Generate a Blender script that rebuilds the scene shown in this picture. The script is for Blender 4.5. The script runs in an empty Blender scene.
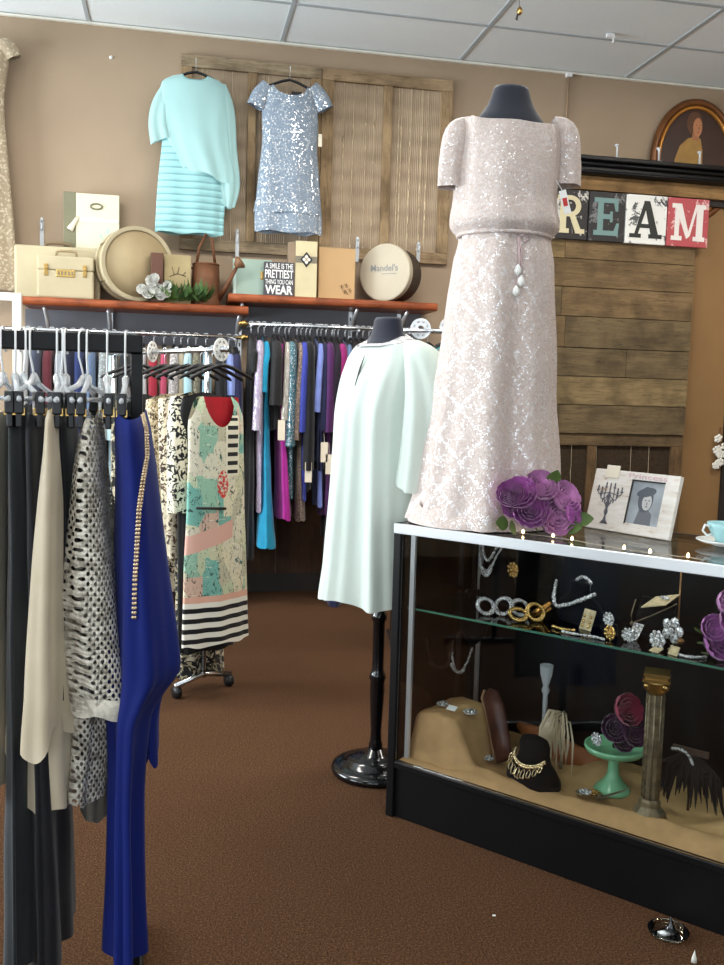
import bpy, math, random
from math import sin, cos, pi, radians, sqrt, atan2, exp
from mathutils import Vector, Matrix, noise as mnoise
random.seed(7)
LEFT_E, BACK_E, LAMP_E, EXPO, TILT = 300, 25, 42, 0.35, .5
scene = bpy.context.scene
COL = scene.collection
# ------------------------------------------------------------------ camera
F_PX, YAW, PITCH, ROLL, CZ = 914.76, .2019, .0934, .0275, 1.3586
def cam_axes():
    cy, sy, cp, sp = cos(YAW), sin(YAW), cos(PITCH), sin(PITCH)
    f = Vector((sy*cp, cy*cp, -sp)); r = Vector((cy, -sy, 0)); u = r.cross(f)
    c, s = cos(ROLL), sin(ROLL)
    return r*c + u*s, u*c - r*s, f
AR, AU, AF = cam_axes()
def ray(x, y): return AR*((x-362)/F_PX) - AU*((y-482.5)/F_PX) + AF
def at(x, y, Y):
    d = ray(x, y); d = d*(Y/d.y); return Vector((d.x, d.y, d.z+CZ))
def atz(x, y, z):
    d = ray(x, y); d = d*((z-CZ)/d.z); return Vector((d.x, d.y, z))
cam = bpy.data.cameras.new('camera'); co = bpy.data.objects.new('camera', cam); COL.objects.link(co)
cam.sensor_fit = 'HORIZONTAL'; cam.sensor_width = 36; cam.lens = F_PX*36/724
cam.clip_start = .05
m = Matrix((AR, AU, -AF)).transposed().to_4x4(); m.translation = (0, 0, CZ); co.matrix_world = m
scene.camera = co
# ------------------------------------------------------------------ object helpers
class MB:
    def __init__(s): s.v = []; s.f = []; s.mi = []; s.sm = []
    def add(s, vs, fs, mi=0, smooth=False):
        o = len(s.v); s.v += [tuple(v) for v in vs]
        for f in fs: s.f.append(tuple(i+o for i in f)); s.mi.append(mi); s.sm.append(smooth)
    def box(s, lo, hi, mi=0):
        x0, y0, z0 = lo; x1, y1, z1 = hi
        s.add([(x0,y0,z0),(x1,y0,z0),(x1,y1,z0),(x0,y1,z0),(x0,y0,z1),(x1,y0,z1),(x1,y1,z1),(x0,y1,z1)],
              [(0,3,2,1),(4,5,6,7),(0,1,5,4),(1,2,6,5),(2,3,7,6),(3,0,4,7)], mi)
    def obox(s, c, ax, ay, az, mi=0):
        c, ax, ay, az = map(Vector, (c, ax, ay, az)); vs = []
        for k in (-1, 1):
            for i, j in ((-1,-1),(1,-1),(1,1),(-1,1)): vs.append(c+ax*i+ay*j+az*k)
        s.add(vs, [(0,3,2,1),(4,5,6,7),(0,1,5,4),(1,2,6,5),(2,3,7,6),(3,0,4,7)], mi)
    def tube(s, pts, r, n=10, mi=0, caps=True, flat=1.0, closed=False, ref=None):
        pts = [Vector(p) for p in pts]; N = len(pts)
        rr = r if isinstance(r, (list, tuple)) else [r]*N
        vs = []; up = Vector(ref) if ref else None
        for i, p in enumerate(pts):
            if closed: t = pts[(i+1) % N]-pts[i-1]
            else: t = pts[min(i+1, N-1)]-pts[max(i-1, 0)]
            if t.length < 1e-9: t = Vector((0, 0, 1))
            t.normalize()
            if up is None: up = Vector((0, 0, 1)) if abs(t.z) < .9 else Vector((1, 0, 0))
            a = up - t*up.dot(t)
            if a.length < 1e-6: a = t.orthogonal()
            a.normalize(); b = t.cross(a); up = a
            for k in range(n):
                th = 2*pi*k/n; vs.append(p + a*(cos(th)*rr[i]) + b*(sin(th)*rr[i]*flat))
        fs = []
        for i in range(N if closed else N-1):
            j = (i+1) % N
            for k in range(n): fs.append((i*n+k, i*n+(k+1) % n, j*n+(k+1) % n, j*n+k))
        if caps and not closed: fs.append(tuple(range(n-1, -1, -1))); fs.append(tuple((N-1)*n+k for k in range(n)))
        s.add(vs, fs, mi, n > 5)
    def cyl(s, a, b, r0, r1=None, n=16, mi=0): s.tube([a, b], [r0, r0 if r1 is None else r1], n, mi)
    def lathe(s, prof, c=(0,0,0), n=24, sx=1, sy=1, mi=0, M=None, smooth=True):
        vs = []; c = Vector(c)
        for r, z in prof:
            for k in range(n):
                th = 2*pi*k/n; p = Vector((r*cos(th)*sx, r*sin(th)*sy, z))
                if M: p = M @ p
                vs.append(c+p)
        fs = [(i*n+k, i*n+(k+1) % n, (i+1)*n+(k+1) % n, (i+1)*n+k) for i in range(len(prof)-1) for k in range(n)]
        fs.append(tuple(range(n-1, -1, -1))); fs.append(tuple((len(prof)-1)*n+k for k in range(n)))
        s.add(vs, fs, mi, smooth)
    def ball(s, c, r, n=8, mi=0, sc=(1,1,1), M=None):
        k = max(4, n//2); prof = [(max(1e-4, sin(pi*i/k))*1.0, -cos(pi*i/k)) for i in range(k+1)]
        T = Matrix.Diagonal((r*sc[0], r*sc[1], r*sc[2]))
        s.lathe(prof, c, n, mi=mi, M=(M @ T) if M else T)
    def prism(s, poly, O, X, Y, d, mi=0):       # poly in (X,Y) plane from O, thickness vector d
        O, X, Y, d = map(Vector, (O, X, Y, d)); n = len(poly)
        a = [O+X*p[0]+Y*p[1] for p in poly]; vs = a+[p+d for p in a]
        s.add(vs, [tuple(range(n)), tuple(range(2*n-1, n-1, -1))]+[(i, i+n, (i+1) % n+n, (i+1) % n) for i in range(n)], mi)
    def build(s, name, mats, parent=None, loc=None, bevel=0, sub=0, solid=0, origin=None):
        me = bpy.data.meshes.new(name)
        vs = s.v
        if origin is not None: vs = [(v[0]-origin[0], v[1]-origin[1], v[2]-origin[2]) for v in vs]
        me.from_pydata(vs, [], s.f)
        for mm in (mats if isinstance(mats, (list, tuple)) else [mats]): me.materials.append(mm)
        me.polygons.foreach_set('material_index', s.mi); me.polygons.foreach_set('use_smooth', s.sm)
        me.validate(); me.update()
        o = bpy.data.objects.new(name, me); COL.objects.link(o)
        if parent: o.parent = parent
        if origin is not None: o.location = origin
        if loc is not None: o.location = loc
        if solid: md = o.modifiers.new('solid', 'SOLIDIFY'); md.thickness = solid; md.offset = 0
        if bevel: md = o.modifiers.new('bevel', 'BEVEL'); md.width = bevel; md.segments = 2; md.limit_method = 'ANGLE'
        if sub: md = o.modifiers.new('sub', 'SUBSURF'); md.levels = sub; md.render_levels = sub
        return o
def tag(o, label, cat, group=None, kind=None):
    if label: o['label'] = label
    if cat: o['category'] = cat
    if group: o['group'] = group
    if kind: o['kind'] = kind
    return o
def thing(name, label, cat, loc=(0,0,0), rz=0, group=None):
    o = bpy.data.objects.new(name, None); COL.objects.link(o); o.location = loc; o.rotation_euler = (0, 0, rz)
    o.empty_display_size = .1
    return tag(o, label, cat, group)
def struct(o): o['kind'] = 'structure'; return o
def dup(o, loc=None, rz=None, label=None):
    r = o.copy(); COL.objects.link(r)
    if loc is not None: r.location = loc
    if rz is not None: r.rotation_euler = (0, 0, rz)
    if label: r['label'] = label
    for c in list(o.children):
        d = c.copy(); COL.objects.link(d); d.parent = r
        for g in list(c.children):
            e = g.copy(); COL.objects.link(e); e.parent = d
    return r
# ------------------------------------------------------------------ materials
def lin(c): return c/12.92 if c <= .04045 else ((c+.055)/1.055)**2.4
def S(r, g, b): return (lin(r/255), lin(g/255), lin(b/255), 1)
class NT:
    def __init__(s, name):
        s.m = bpy.data.materials.new(name); s.m.use_nodes = True; s.t = s.m.node_tree; s.t.nodes.clear()
        s.out = s.n('ShaderNodeOutputMaterial')
        s.p = s.n('ShaderNodeBsdfPrincipled'); s.l(s.p.outputs[0], s.out.inputs[0])
    def n(s, typ, **kw):
        o = s.t.nodes.new(typ)
        for k, v in kw.items():
            if k == 'i':
                for a, b in v.items():
                    if hasattr(b, 'is_output') or isinstance(b, bpy.types.NodeSocket): s.l(b, o.inputs[a])
                    else: o.inputs[a].default_value = b
            else: setattr(o, k, v)
        return o
    def l(s, a, b): s.t.links.new(a, b)
    def set(s, **kw):
        for k, v in kw.items():
            k = {'color':'Base Color','rough':'Roughness','metal':'Metallic','spec':'Specular IOR Level','sheen':'Sheen Weight','trans':'Transmission Weight','ior':'IOR','coat':'Coat Weight','normal':'Normal','alpha':'Alpha','emis':'Emission Color','estr':'Emission Strength','sss':'Subsurface Weight'}[k]
            if isinstance(v, bpy.types.NodeSocket): s.l(v, s.p.inputs[k])
            else: s.p.inputs[k].default_value = v
    def obj(s): return s.n('ShaderNodeTexCoord').outputs['Object']
    def scaled(s, sc, rot=(0,0,0), loc=(0,0,0), src=None):
        return s.n('ShaderNodeMapping', i={'Vector': src or s.obj(), 'Scale': sc, 'Rotation': rot, 'Location': loc}).outputs[0]
    def noise(s, scale=5, detail=3, rough=.5, vec=None, dist=0):
        return s.n('ShaderNodeTexNoise', i={'Vector': vec or s.obj(), 'Scale': scale, 'Detail': detail, 'Roughness': rough, 'Distortion': dist}).outputs[0]
    def vor(s, scale=5, vec=None, feature='F1', out='Distance', rnd=1):
        o = s.n('ShaderNodeTexVoronoi', feature=feature, i={'Vector': vec or s.obj(), 'Scale': scale, 'Randomness': rnd}); return o.outputs[out]
    def ramp(s, fac, stops, interp='LINEAR'):
        r = s.n('ShaderNodeValToRGB'); r.color_ramp.interpolation = interp; e = r.color_ramp.elements
        while len(e) < len(stops): e.new(.5)
        for q, (p, c) in zip(e, stops): q.position = p; q.color = c if len(c) == 4 else (*c, 1)
        s.l(fac, r.inputs[0]); return r.outputs[0]
    def mix(s, fac, a, b):
        o = s.n('ShaderNodeMix', data_type='RGBA')
        for sock, v in ((o.inputs[0], fac), (o.inputs[6], a), (o.inputs[7], b)):
            if isinstance(v, bpy.types.NodeSocket): s.l(v, sock)
            else: sock.default_value = v
        return o.outputs[2]
    def math(s, op, a, b=0, c=None, clamp=False):
        o = s.n('ShaderNodeMath', operation=op, use_clamp=clamp)
        for k, v in enumerate((a, b) if c is None else (a, b, c)):
            if isinstance(v, bpy.types.NodeSocket): s.l(v, o.inputs[k])
            else: o.inputs[k].default_value = v
        return o.outputs[0]
    def sep(s, vec=None):
        o = s.n('ShaderNodeSeparateXYZ'); s.l(vec or s.obj(), o.inputs[0]); return o.outputs
    def bump(s, h, strength=.3, dist=.01):
        o = s.n('ShaderNodeBump', i={'Height': h, 'Strength': strength, 'Distance': dist}); s.l(o.outputs[0], s.p.inputs['Normal'])
W4 = (1,1,1,1); B4 = (0,0,0,1)
def plain(name, c, rough=.5, metal=0, spec=.5, var=.12, vs=8, bump=0, bs=200, **kw):
    t = NT(name); n = t.noise(vs, 4)
    d = tuple(x*(1-var) for x in c[:3])+(1,); e = tuple(min(1, x*(1+var)) for x in c[:3])+(1,)
    t.set(color=t.ramp(n, [(.3, d), (.7, e)]), rough=rough, metal=metal, spec=spec, **kw)
    if bump: t.bump(t.noise(bs, 2), bump, .002)
    return t.m
def cloth_m(name, c, rough=.75, sheen=.2, var=.1, weave=700): return plain(name, c, rough, 0, .25, var, 14, .25, weave, sheen=sheen)
def satin(name, c): return plain(name, c, .42, 0, .4, .12, 10, .1, 500, sheen=.2)
def sequin(name, c, c2, scale=260, glint=.86, metal=.35):
    t = NT(name); r = t.n('ShaderNodeSeparateColor'); t.l(t.vor(scale, out='Color'), r.inputs[0])
    g = t.math('GREATER_THAN', r.outputs[0], glint)
    base = t.mix(t.noise(30, 4, .7), c, c2)
    base = t.mix(g, base, (.95, .95, .97, 1))  # glints painted in as near-white cells
    t.set(color=base, metal=t.math('MULTIPLY', g, .5), rough=t.math('SUBTRACT', .55, t.math('MULTIPLY', g, .38)), spec=.5, sheen=.1)
    t.bump(r.outputs[1], .8, .003)
    return t.m
def lace(name, c, c2, scale=60, thr=.5):
    t = NT(name); v = t.vor(scale, feature='SMOOTH_F1'); n = t.noise(scale*.5, 5, .7, dist=1.5)
    f = t.math('ADD', t.math('MULTIPLY', v, .7), t.math('MULTIPLY', n, .6))
    t.set(color=t.ramp(f, [(thr-.12, c), (thr+.1, c2)]), rough=.7, sheen=.2, spec=.3); t.bump(f, .5, .004)
    return t.m
def print_m(name, base, inks, scale=18, thr=.56, dist=1.2):
    t = NT(name); cur = base
    for k, ink in enumerate(inks):
        n = t.noise(scale*(1+.35*k), 2.5, .55, t.scaled((1,1,1), loc=(k*3.1, k*7.7, k*1.3)), dist)
        cur = t.mix(t.ramp(n, [(thr, B4), (thr+.02, W4)]), cur, ink)
    t.set(color=cur, rough=.7, sheen=.15, spec=.25); t.bump(t.noise(500, 2), .15, .002)
    return t.m
def wood(name, c1, c2, along='X', scale=1, rough=.75, seed=0, bumps=.4, tint=None):
    t = NT(name); sc = {'X': (1.2, 14, 14), 'Y': (14, 1.2, 14), 'Z': (14, 14, 1.2)}[along]
    v = t.scaled(tuple(x*scale for x in sc), loc=(seed*3.7, seed*1.9, seed*5.3))
    n = t.noise(2.2, 6, .68, v, .9); b = t.noise(3.1, 3, .5, t.scaled((1.7,1.7,1.7), loc=(seed, seed*2, 0)))
    g = t.noise(9, 4, .7, v, .2)
    col = t.ramp(n, [(.25, c1), (.5, tuple((a+b_)/2 for a, b_ in zip(c1, c2))), (.75, c2)])
    col = t.mix(t.ramp(b, [(.42, B4), (.68, (.65,.65,.65,1))]), col, tint or tuple(x*.45 for x in c1[:3])+(1,))
    col = t.mix(t.ramp(g, [(.36, (.55,.55,.55,1)), (.44, B4)]), col, tuple(x*.3 for x in c1[:3])+(1,))
    t.set(color=col, rough=rough, spec=.3); t.bump(t.math('ADD', n, g), bumps, .004)
    return t.m
def thin_glass(name, tint=(1,1,1,1), refl=1.0, rough=.0):
    t = NT(name); tr = t.n('ShaderNodeBsdfTransparent', i={'Color': tint}); gl = t.n('ShaderNodeBsdfGlossy', i={'Color': (1,1,1,1), 'Roughness': rough})
    fr = t.n('ShaderNodeFresnel', i={'IOR': 1.45}); mx = t.n('ShaderNodeMixShader')
    t.l(t.math('MULTIPLY', fr.outputs[0], refl), mx.inputs[0]); t.l(tr.outputs[0], mx.inputs[1]); t.l(gl.outputs[0], mx.inputs[2]); t.l(mx.outputs[0], t.out.inputs[0])
    return t.m
def emit(name, c, s):
    t = NT(name); t.set(color=c, emis=c, estr=s); return t.m
M = {}
M['wall'] = plain('wall_paint', S(164,144,122), .8, 0, .2, .04, 3, .06, 350)
M['greyboard'] = plain('grey_board', S(110,110,116), .7, 0, .3, .06, 4)
t = NT('ceiling_tile'); n1 = t.noise(220, 3, .7)
t.set(color=t.ramp(n1, [(.3, S(218,224,226)), (.6, S(238,243,245))]), rough=.9, spec=.1); t.bump(n1, .25, .003); M['tile'] = t.m
M['tbar'] = plain('ceiling_bar', S(172,178,182), .5, 0, .3, .03)
M['trimwhite'] = plain('white_trim', S(225,222,210), .5, 0, .4, .04)
t = NT('carpet'); a = t.noise(170, 3, .8); b = t.noise(2.2, 3, .5); c = t.vor(260, out='Distance')
col = t.ramp(a, [(.28, S(36,23,16)), (.5, S(86,59,40)), (.72, S(138,103,74))])
col = t.mix(t.math('MULTIPLY', b, .35), col, S(66,42,24))
t.set(color=col, rough=.95, spec=.1); t.bump(t.math('ADD', a, c), .8, .006); M['carpet'] = t.m
M['baseb'] = plain('dark_base', S(36,30,28), .6)
M['shelfwood'] = wood('red_shelf_wood', S(120,58,34), S(176,96,58), 'X', 1, .35, 3, .08)
M['chrome'] = plain('chrome', S(205,208,212), .22, 1, .5, .02)
M['silver'] = plain('pale_silver', S(228,230,234), .3, .6, .5, .02)
M['black'] = plain('black_plastic', S(22,22,25), .42, 0, .5, .1)
M['blackgloss'] = plain('black_lacquer', S(14,14,16), .14, 0, .6, .1)
M['blacksatin'] = plain('black_laminate', S(10,10,12), .42, 0, .25, .1)
M['charcoal'] = cloth_m('charcoal_jersey', S(40,42,52), .9, .3)
M['navyform'] = cloth_m('navy_form_cloth', S(34,37,50), .9, .3)
M['velvet'] = cloth_m('black_velvet', S(7,7,9), .95, 0)
M['brass'] = plain('brass', S(186,152,92), .3, 1, .5, .1, 20)
M['gold'] = plain('gold', S(214,178,110), .25, 1, .5, .08, 30)
M['bronze'] = plain('aged_brass', S(132,118,94), .42, .6, .5, .4, 40, .5, 120)
t = NT('crystal'); cs = t.n('ShaderNodeSeparateColor'); t.l(t.vor(260, out='Color'), cs.inputs[0])
t.set(color=t.ramp(cs.outputs[0], [(.0, S(120,118,116)), (.25, S(196,194,192)), (.6, S(240,240,242))], 'CONSTANT'), metal=t.math('MULTIPLY', cs.outputs[1], .6), rough=.14, spec=.8); t.bump(cs.outputs[2], .5, .002); M['crystal'] = t.m  # grey to white cells put sparkle into the crystal colour
M['rust'] = plain('rusty_iron', S(108,70,46), .6, .3, .4, .25, 16, .3, 90)
M['white'] = plain('white_plastic', S(236,236,236), .4, 0, .5, .02)
t = NT('clear_plastic'); t.set(color=S(242,246,250), rough=.12, trans=.5, ior=1.3, spec=.6); M['clear'] = t.m
M['glass'] = thin_glass('case_glass', (.95,.97,.97,1), .55)
M['shelfglass'] = thin_glass('shelf_glass', (.86,.95,.91,1), 1.0)
M['glassedge'] = plain('glass_edge', S(70,120,100), .15, 0, .6, .05)
M['alum'] = plain('aluminium', S(226,232,236), .3, .35, .5, .02)
M['burlap'] = plain('burlap', S(186,148,104), .9, 0, .1, .14, 18, .7, 320)
M['paper'] = plain('paper_tag', S(226,216,196), .7, 0, .2, .05)
M['whitepaper'] = plain('white_card', S(238,238,236), .7, 0, .2, .02)
M['ink'] = plain('dark_ink', S(40,38,42), .7)
# ------------------------------------------------------------------ text helper
def text_polys(body, size, sx=1, offset=0, extr=0.0008):
    cu = bpy.data.curves.new('lettering', 'FONT'); cu.body = body; cu.size = size; cu.align_x = 'CENTER'; cu.align_y = 'CENTER'; cu.extrude = extr; cu.offset = offset; cu.resolution_u = 3
    o = bpy.data.objects.new('lettering', cu); COL.objects.link(o); dg = bpy.context.evaluated_depsgraph_get(); e = o.evaluated_get(dg); me = e.to_mesh()
    vs = [(v.co.x*sx, v.co.y, v.co.z) for v in me.vertices]; fs = [tuple(p.vertices) for p in me.polygons]; e.to_mesh_clear()
    bpy.data.objects.remove(o); bpy.data.curves.remove(cu); return vs, fs
def add_text(mb, body, O, X, Y, height, width=None, offset=0, mi=0):
    vs, fs = text_polys(body, 1.0, 1, offset, .0008)
    xs = [v[0] for v in vs]; ys = [v[1] for v in vs]; w = max(xs)-min(xs); h = max(ys)-min(ys); cx = (max(xs)+min(xs))/2; cy = (max(ys)+min(ys))/2
    ky = height/h; kx = width/w if width else ky
    O, X, Y = Vector(O), Vector(X).normalized(), Vector(Y).normalized(); Z = X.cross(Y)
    mb.add([O+X*((v[0]-cx)*kx)+Y*((v[1]-cy)*ky)+Z*v[2] for v in vs], fs, mi)
from mathutils.bvhtree import BVHTree
def on_surface(o, px, py, lift=.003):
    """point of a built object's surface (its own coordinates) where the sight line through a photo pixel meets it"""
    if 'bvh' not in SURF.get(o.name, {}): SURF[o.name] = {'bvh': BVHTree.FromPolygons([v.co for v in o.data.vertices], [p.vertices for p in o.data.polygons])}
    R = Matrix.Rotation(-o.rotation_euler[2], 3, 'Z'); d = (R @ ray(px, py)).normalized(); org = R @ (Vector((0, 0, CZ))-o.location)
    h = SURF[o.name]['bvh'].ray_cast(org, d)
    return h[0]-d*lift if h[0] else None
SURF = {}
# ------------------------------------------------------------------ cloth helpers
def cr(p0, p1, p2, p3, t): return .5*((2*p1)+(-p0+p2)*t+(2*p0-5*p1+4*p2-p3)*t*t+(-p0+3*p1-3*p2+p3)*t**3)
def pinterp(prof, z):
    n = len(prof)
    if z >= prof[0][0]: return prof[0][1:]
    if z <= prof[-1][0]: return prof[-1][1:]
    for i in range(n-1):
        if prof[i][0] >= z >= prof[i+1][0]:
            t = (prof[i][0]-z)/max(1e-9, prof[i][0]-prof[i+1][0]); a, b, c, d = prof[max(i-1,0)], prof[i], prof[i+1], prof[min(i+2,n-1)]
            return [cr(a[k], b[k], c[k], d[k], t) for k in range(1, len(b))]
def cloth(mb, prof, C=(0,0), A=(1,0), shoulder=.03, neck=None, folds=((7,.006,0),), fpow=1.3, hem=.006, n=64, m=40, mi=0, hemtilt=0, seed=1, wr=.003, armhole=0, hemb=0):
    """hanging cloth tube. prof rows (z, ha, hb, ca, cb): half sizes along A and across it, centre offsets."""
    A = Vector((A[0], A[1], 0)).normalized(); B = Vector((-A.y, A.x, 0)); C = Vector((C[0], C[1], 0)); z0, z1 = prof[0][0], prof[-1][0]
    vs = []; fs = []
    for i in range(m+1):
        t = i/m
        for k in range(n):
            th = 2*pi*k/n; s = cos(th); q = sin(th); zt = z0 - shoulder*abs(s)**1.5
            if armhole and abs(s) > .8: zt -= armhole*((abs(s)-.8)/.2)**.7
            if neck and abs(s) < neck[0]: zt -= (neck[1] if q < 0 else neck[2])*(1-(abs(s)/neck[0])**2)**.75
            zb = z1 + hem*sin(5*th+seed) + hemtilt*s + hemb*q
            z = zt+(zb-zt)*t; ha, hb, ca, cb = pinterp(prof, z)
            T = (z0-z)/(z0-z1); d = 0
            for (fk, fa, fp) in folds: d += fa*sin(fk*th+fp+seed+.6*sin(3*T+fp))*max(T, 0)**fpow
            w = wr*mnoise.noise(Vector((s*ha*9+seed*3, q*3, z*5)))
            nx = cos(th)*hb; ny = sin(th)*ha; L = sqrt(nx*nx+ny*ny)+1e-6; nx /= L; ny /= L
            p = C + A*(ca+s*ha+nx*(d+w)) + B*(cb+q*hb+ny*(d+w)); vs.append((p.x, p.y, z))
    for i in range(m):
        for k in range(n): fs.append((i*n+k, (i+1)*n+k, (i+1)*n+(k+1) % n, i*n+(k+1) % n))
    mb.add(vs, fs, mi, True)
def sleeve(mb, path, rads, n=28, flat=.6, folds=((5,.003,0),), ref=None, mi=0, m=16, hang=0, seed=0):
    P = [Vector(p) for p in path]; N = len(P); pts = []; rr = []
    for i in range(m+1):
        t = i/m*(N-1); k = min(int(t), N-2); u = t-k
        g = lambda a, j: a[max(0, min(N-1, j))]
        pts.append(Vector([cr(g(P,k-1)[c], g(P,k)[c], g(P,k+1)[c], g(P,k+2)[c], u) for c in range(3)]))
        rr.append(cr(g(rads,k-1), g(rads,k), g(rads,k+1), g(rads,k+2), u))
    vs = []; up = Vector(ref) if ref else None
    for i, p in enumerate(pts):
        tg = (pts[min(i+1, m)]-pts[max(i-1, 0)]).normalized()
        if up is None: up = Vector((1,0,0)) if abs(tg.x) < .9 else Vector((0,1,0))
        a = (up-tg*up.dot(tg)).normalized(); b = tg.cross(a); up = a; T = i/m
        for k in range(n):
            th = 2*pi*k/n; d = sum(fa*sin(fk*th+fp+seed)*T**1.2 for fk, fa, fp in folds)
            q = p + a*(cos(th)*(rr[i]+d)) + b*(sin(th)*(rr[i]*flat+d))
            if hang: q.z -= hang*T*T*max(0, -b.dot(q-p)/max(rr[i], 1e-4)) if False else hang*T*T*(.5+.5*sin(th*2+seed))
            vs.append(q)
    mb.add(vs, [(i*n+k, i*n+(k+1) % n, (i+1)*n+(k+1) % n, (i+1)*n+k) for i in range(m) for k in range(n)], mi, True)
def pxprof(Y, rows, hb, cb=0, C=(0,0)):
    """silhouette rows (y, xleft, xright[, hb]) seen at distance Y -> profile along world X"""
    out = []
    for r in rows:
        a = at(r[1], r[0], Y); b = at(r[2], r[0], Y)
        out.append(((a.z+b.z)/2, (b.x-a.x)/2, r[3] if len(r) > 3 else hb, (a.x+b.x)/2-C[0], cb))
    return out
# ================================================================== SETTING
D, H = 6.24, 3.663
XL, XR, YB = -4.2, 4.9, -3.2
def slab(name, lo, hi, mm, bevel=0):
    b = MB(); b.box(lo, hi); return struct(b.build(name, mm, bevel=bevel))
slab('floor', (XL-.1, YB-.1, -.1), (XR+.1, D+.1, 0), M['carpet'])
slab('ceiling', (XL-.1, YB-.1, H), (XR+.1, D+.1, H+.1), M['tile'])
slab('wall_back', (XL-.1, D, 0), (XR+.1, D+.12, H), M['wall'])
slab('wall_right', (XR, YB-.1, 0), (XR+.12, D, H), M['wall'])
# ceiling grid bars
g = MB(); x0 = -.5605
for k in range(-3, 5):
    x = x0+k*1.2192
    if XL < x < XR: g.box((x-.012, YB, H-.006), (x+.012, D, H+.001))
for k in range(1, 16):
    y = D-k*.6096
    if y > YB: g.box((XL, y-.012, H-.0055), (XR, y+.012, H+.001))
struct(g.build('ceiling_grid_trim', M['tbar']))
slab('trim_1', (XL, D-.022, H-.02), (XR, D, H-.0065), M['trimwhite'])
slab('baseboard_back', (XL, D-.014, 0), (XR, D, .13), M['baseb'], .003)
# dark wood wainscot along the foot of the back wall
b = MB(); xx = XL
while xx < 2.03: b.box((xx+.003, D-.012, .1305), (min(xx+.61, 2.04)-.003, D-.0005, 1.12)); xx += .61
b.box((XL, D-.02, 1.1205), (2.04, D-.0005, 1.15)); struct(b.build('wainscot_trim', wood('wainscot', S(52,36,26), S(86,60,42), 'Z', 1, .6, 41, .15)))
# wall with shop windows on the left and behind
def pierced(name, axis, pos, thick, a0, a1, holes, mm):
    b = MB(); cur = a0
    def bx(u0, u1, z0, z1):
        if u1-u0 < 1e-3 or z1-z0 < 1e-3: return
        if axis == 'x': b.box((pos-thick, u0, z0), (pos, u1, z1))
        else: b.box((u0, pos-thick, z0), (u1, pos, z1))
    for (u0, u1, z0, z1) in holes:
        bx(cur, u0, 0, H); bx(u0, u1, 0, z0); bx(u0, u1, z1, H); cur = u1
    bx(cur, a1, 0, H); return struct(b.build(name, mm))
LW = [(-2.4, -.5, .7, 2.9), (.2, 2.1, .7, 2.9), (3.3, 5.6, .7, 3.0)]
BW = [(-3.6, -1.2, .6, 3.0), (-.9, 1.5, .6, 3.0), (1.8, 4.2, .6, 3.0)]
pierced('wall_left', 'x', XL, .12, YB-.1, D, LW, M['wall'])
pierced('wall_front', 'y', YB, .12, XL, XR, BW, M['wall'])
wn = 0
for axis, pos, holes in (('x', XL, LW), ('y', YB, BW)):
    for (u0, u1, z0, z1) in holes:
        wn += 1; b = MB()
        def fb(ua, ub, za, zb):
            if axis == 'x': b.box((pos-.09, ua, za), (pos+.01, ub, zb))
            else: b.box((ua, pos-.09, za), (ub, pos+.01, zb))
        fb(u0, u1, z0, z0+.06); fb(u0, u1, z1-.06, z1); fb(u0, u0+.06, z0, z1); fb(u1-.06, u1, z0, z1); fb((u0+u1)/2-.025, (u0+u1)/2+.025, z0, z1)
        w = struct(b.build('window_%d' % wn, M['trimwhite'], bevel=.004)); p = MB()
        if axis == 'x': p.box((pos-.05, u0+.05, z0+.05), (pos-.044, u1-.05, z1-.05))
        else: p.box((u0+.05, pos-.05, z0+.05), (u1-.05, pos-.044, z1-.05))
        p.build('pane', M['glass'], w)
        L = bpy.data.lights.new('daylight', 'AREA'); L.shape = 'RECTANGLE'; L.size = u1-u0-.1; L.size_y = z1-z0-.1
        L.energy = LEFT_E*(.2, .35, 1)[wn-1] if axis == 'x' else BACK_E; L.color = (.9, .96, 1.0)
        lo = bpy.data.objects.new('daylight', L); COL.objects.link(lo); c = ((u0+u1)/2, (z0+z1)/2)
        if axis == 'x': lo.location = (pos-.25, c[0], c[1]); lo.rotation_euler = (0, -pi/2-TILT, 0); L.size, L.size_y = L.size_y, L.size
        else: lo.location = (c[0], pos-.25, c[1]); lo.rotation_euler = (pi/2+TILT, 0, 0)
# recessed ceiling lamps (2x4 ft troffers) over the sales floor, out of frame
M['lens'] = emit('lamp_lens', (1, .96, .9, 1), 2.0)
for q, (x, y) in enumerate(((-1.17, 4.1064), (1.268, 4.1064), (3.706, 4.1064), (-1.17, 1.0584), (1.268, 1.0584))):
    b = MB(); b.box((x-.59, y-.29, H-.03), (x+.59, y-.27, H-.006)); b.box((x-.59, y+.27, H-.03), (x+.59, y+.29, H-.006)); b.box((x-.59, y-.27, H-.03), (x-.57, y+.27, H-.006)); b.box((x+.57, y-.27, H-.03), (x+.59, y+.27, H-.006))
    r = tag(b.build('ceiling_light', M['trimwhite']), 'recessed white fluorescent ceiling light above the sales floor', 'ceiling light', 'fluorescent lights behind the camera')
    p = MB(); p.box((x-.57, y-.27, H-.024), (x+.57, y+.27, H-.02)); p.build('diffuser', M['lens'], r)
    L = bpy.data.lights.new('fluorescent', 'AREA'); L.shape = 'RECTANGLE'; L.size = 1.1; L.size_y = .5; L.energy = LAMP_E*(1 if y > 3 else .25); L.color = (1, .95, .87)
    lo = bpy.data.objects.new('fluorescent', L); COL.objects.link(lo); lo.location = (x, y, H-.035)
w = bpy.data.worlds.new('sky'); scene.world = w; w.use_nodes = True; nt = w.node_tree; nt.nodes.clear()
bg = nt.nodes.new('ShaderNodeBackground'); ou = nt.nodes.new('ShaderNodeOutputWorld'); bg.inputs[0].default_value = (.75, .87, 1, 1); bg.inputs[1].default_value = 1.2
nt.links.new(bg.outputs[0], ou.inputs[0])
scene.view_settings.view_transform = 'Standard'; scene.view_settings.look = 'None'; scene.view_settings.gamma = 1; scene.view_settings.exposure = EXPO
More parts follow.
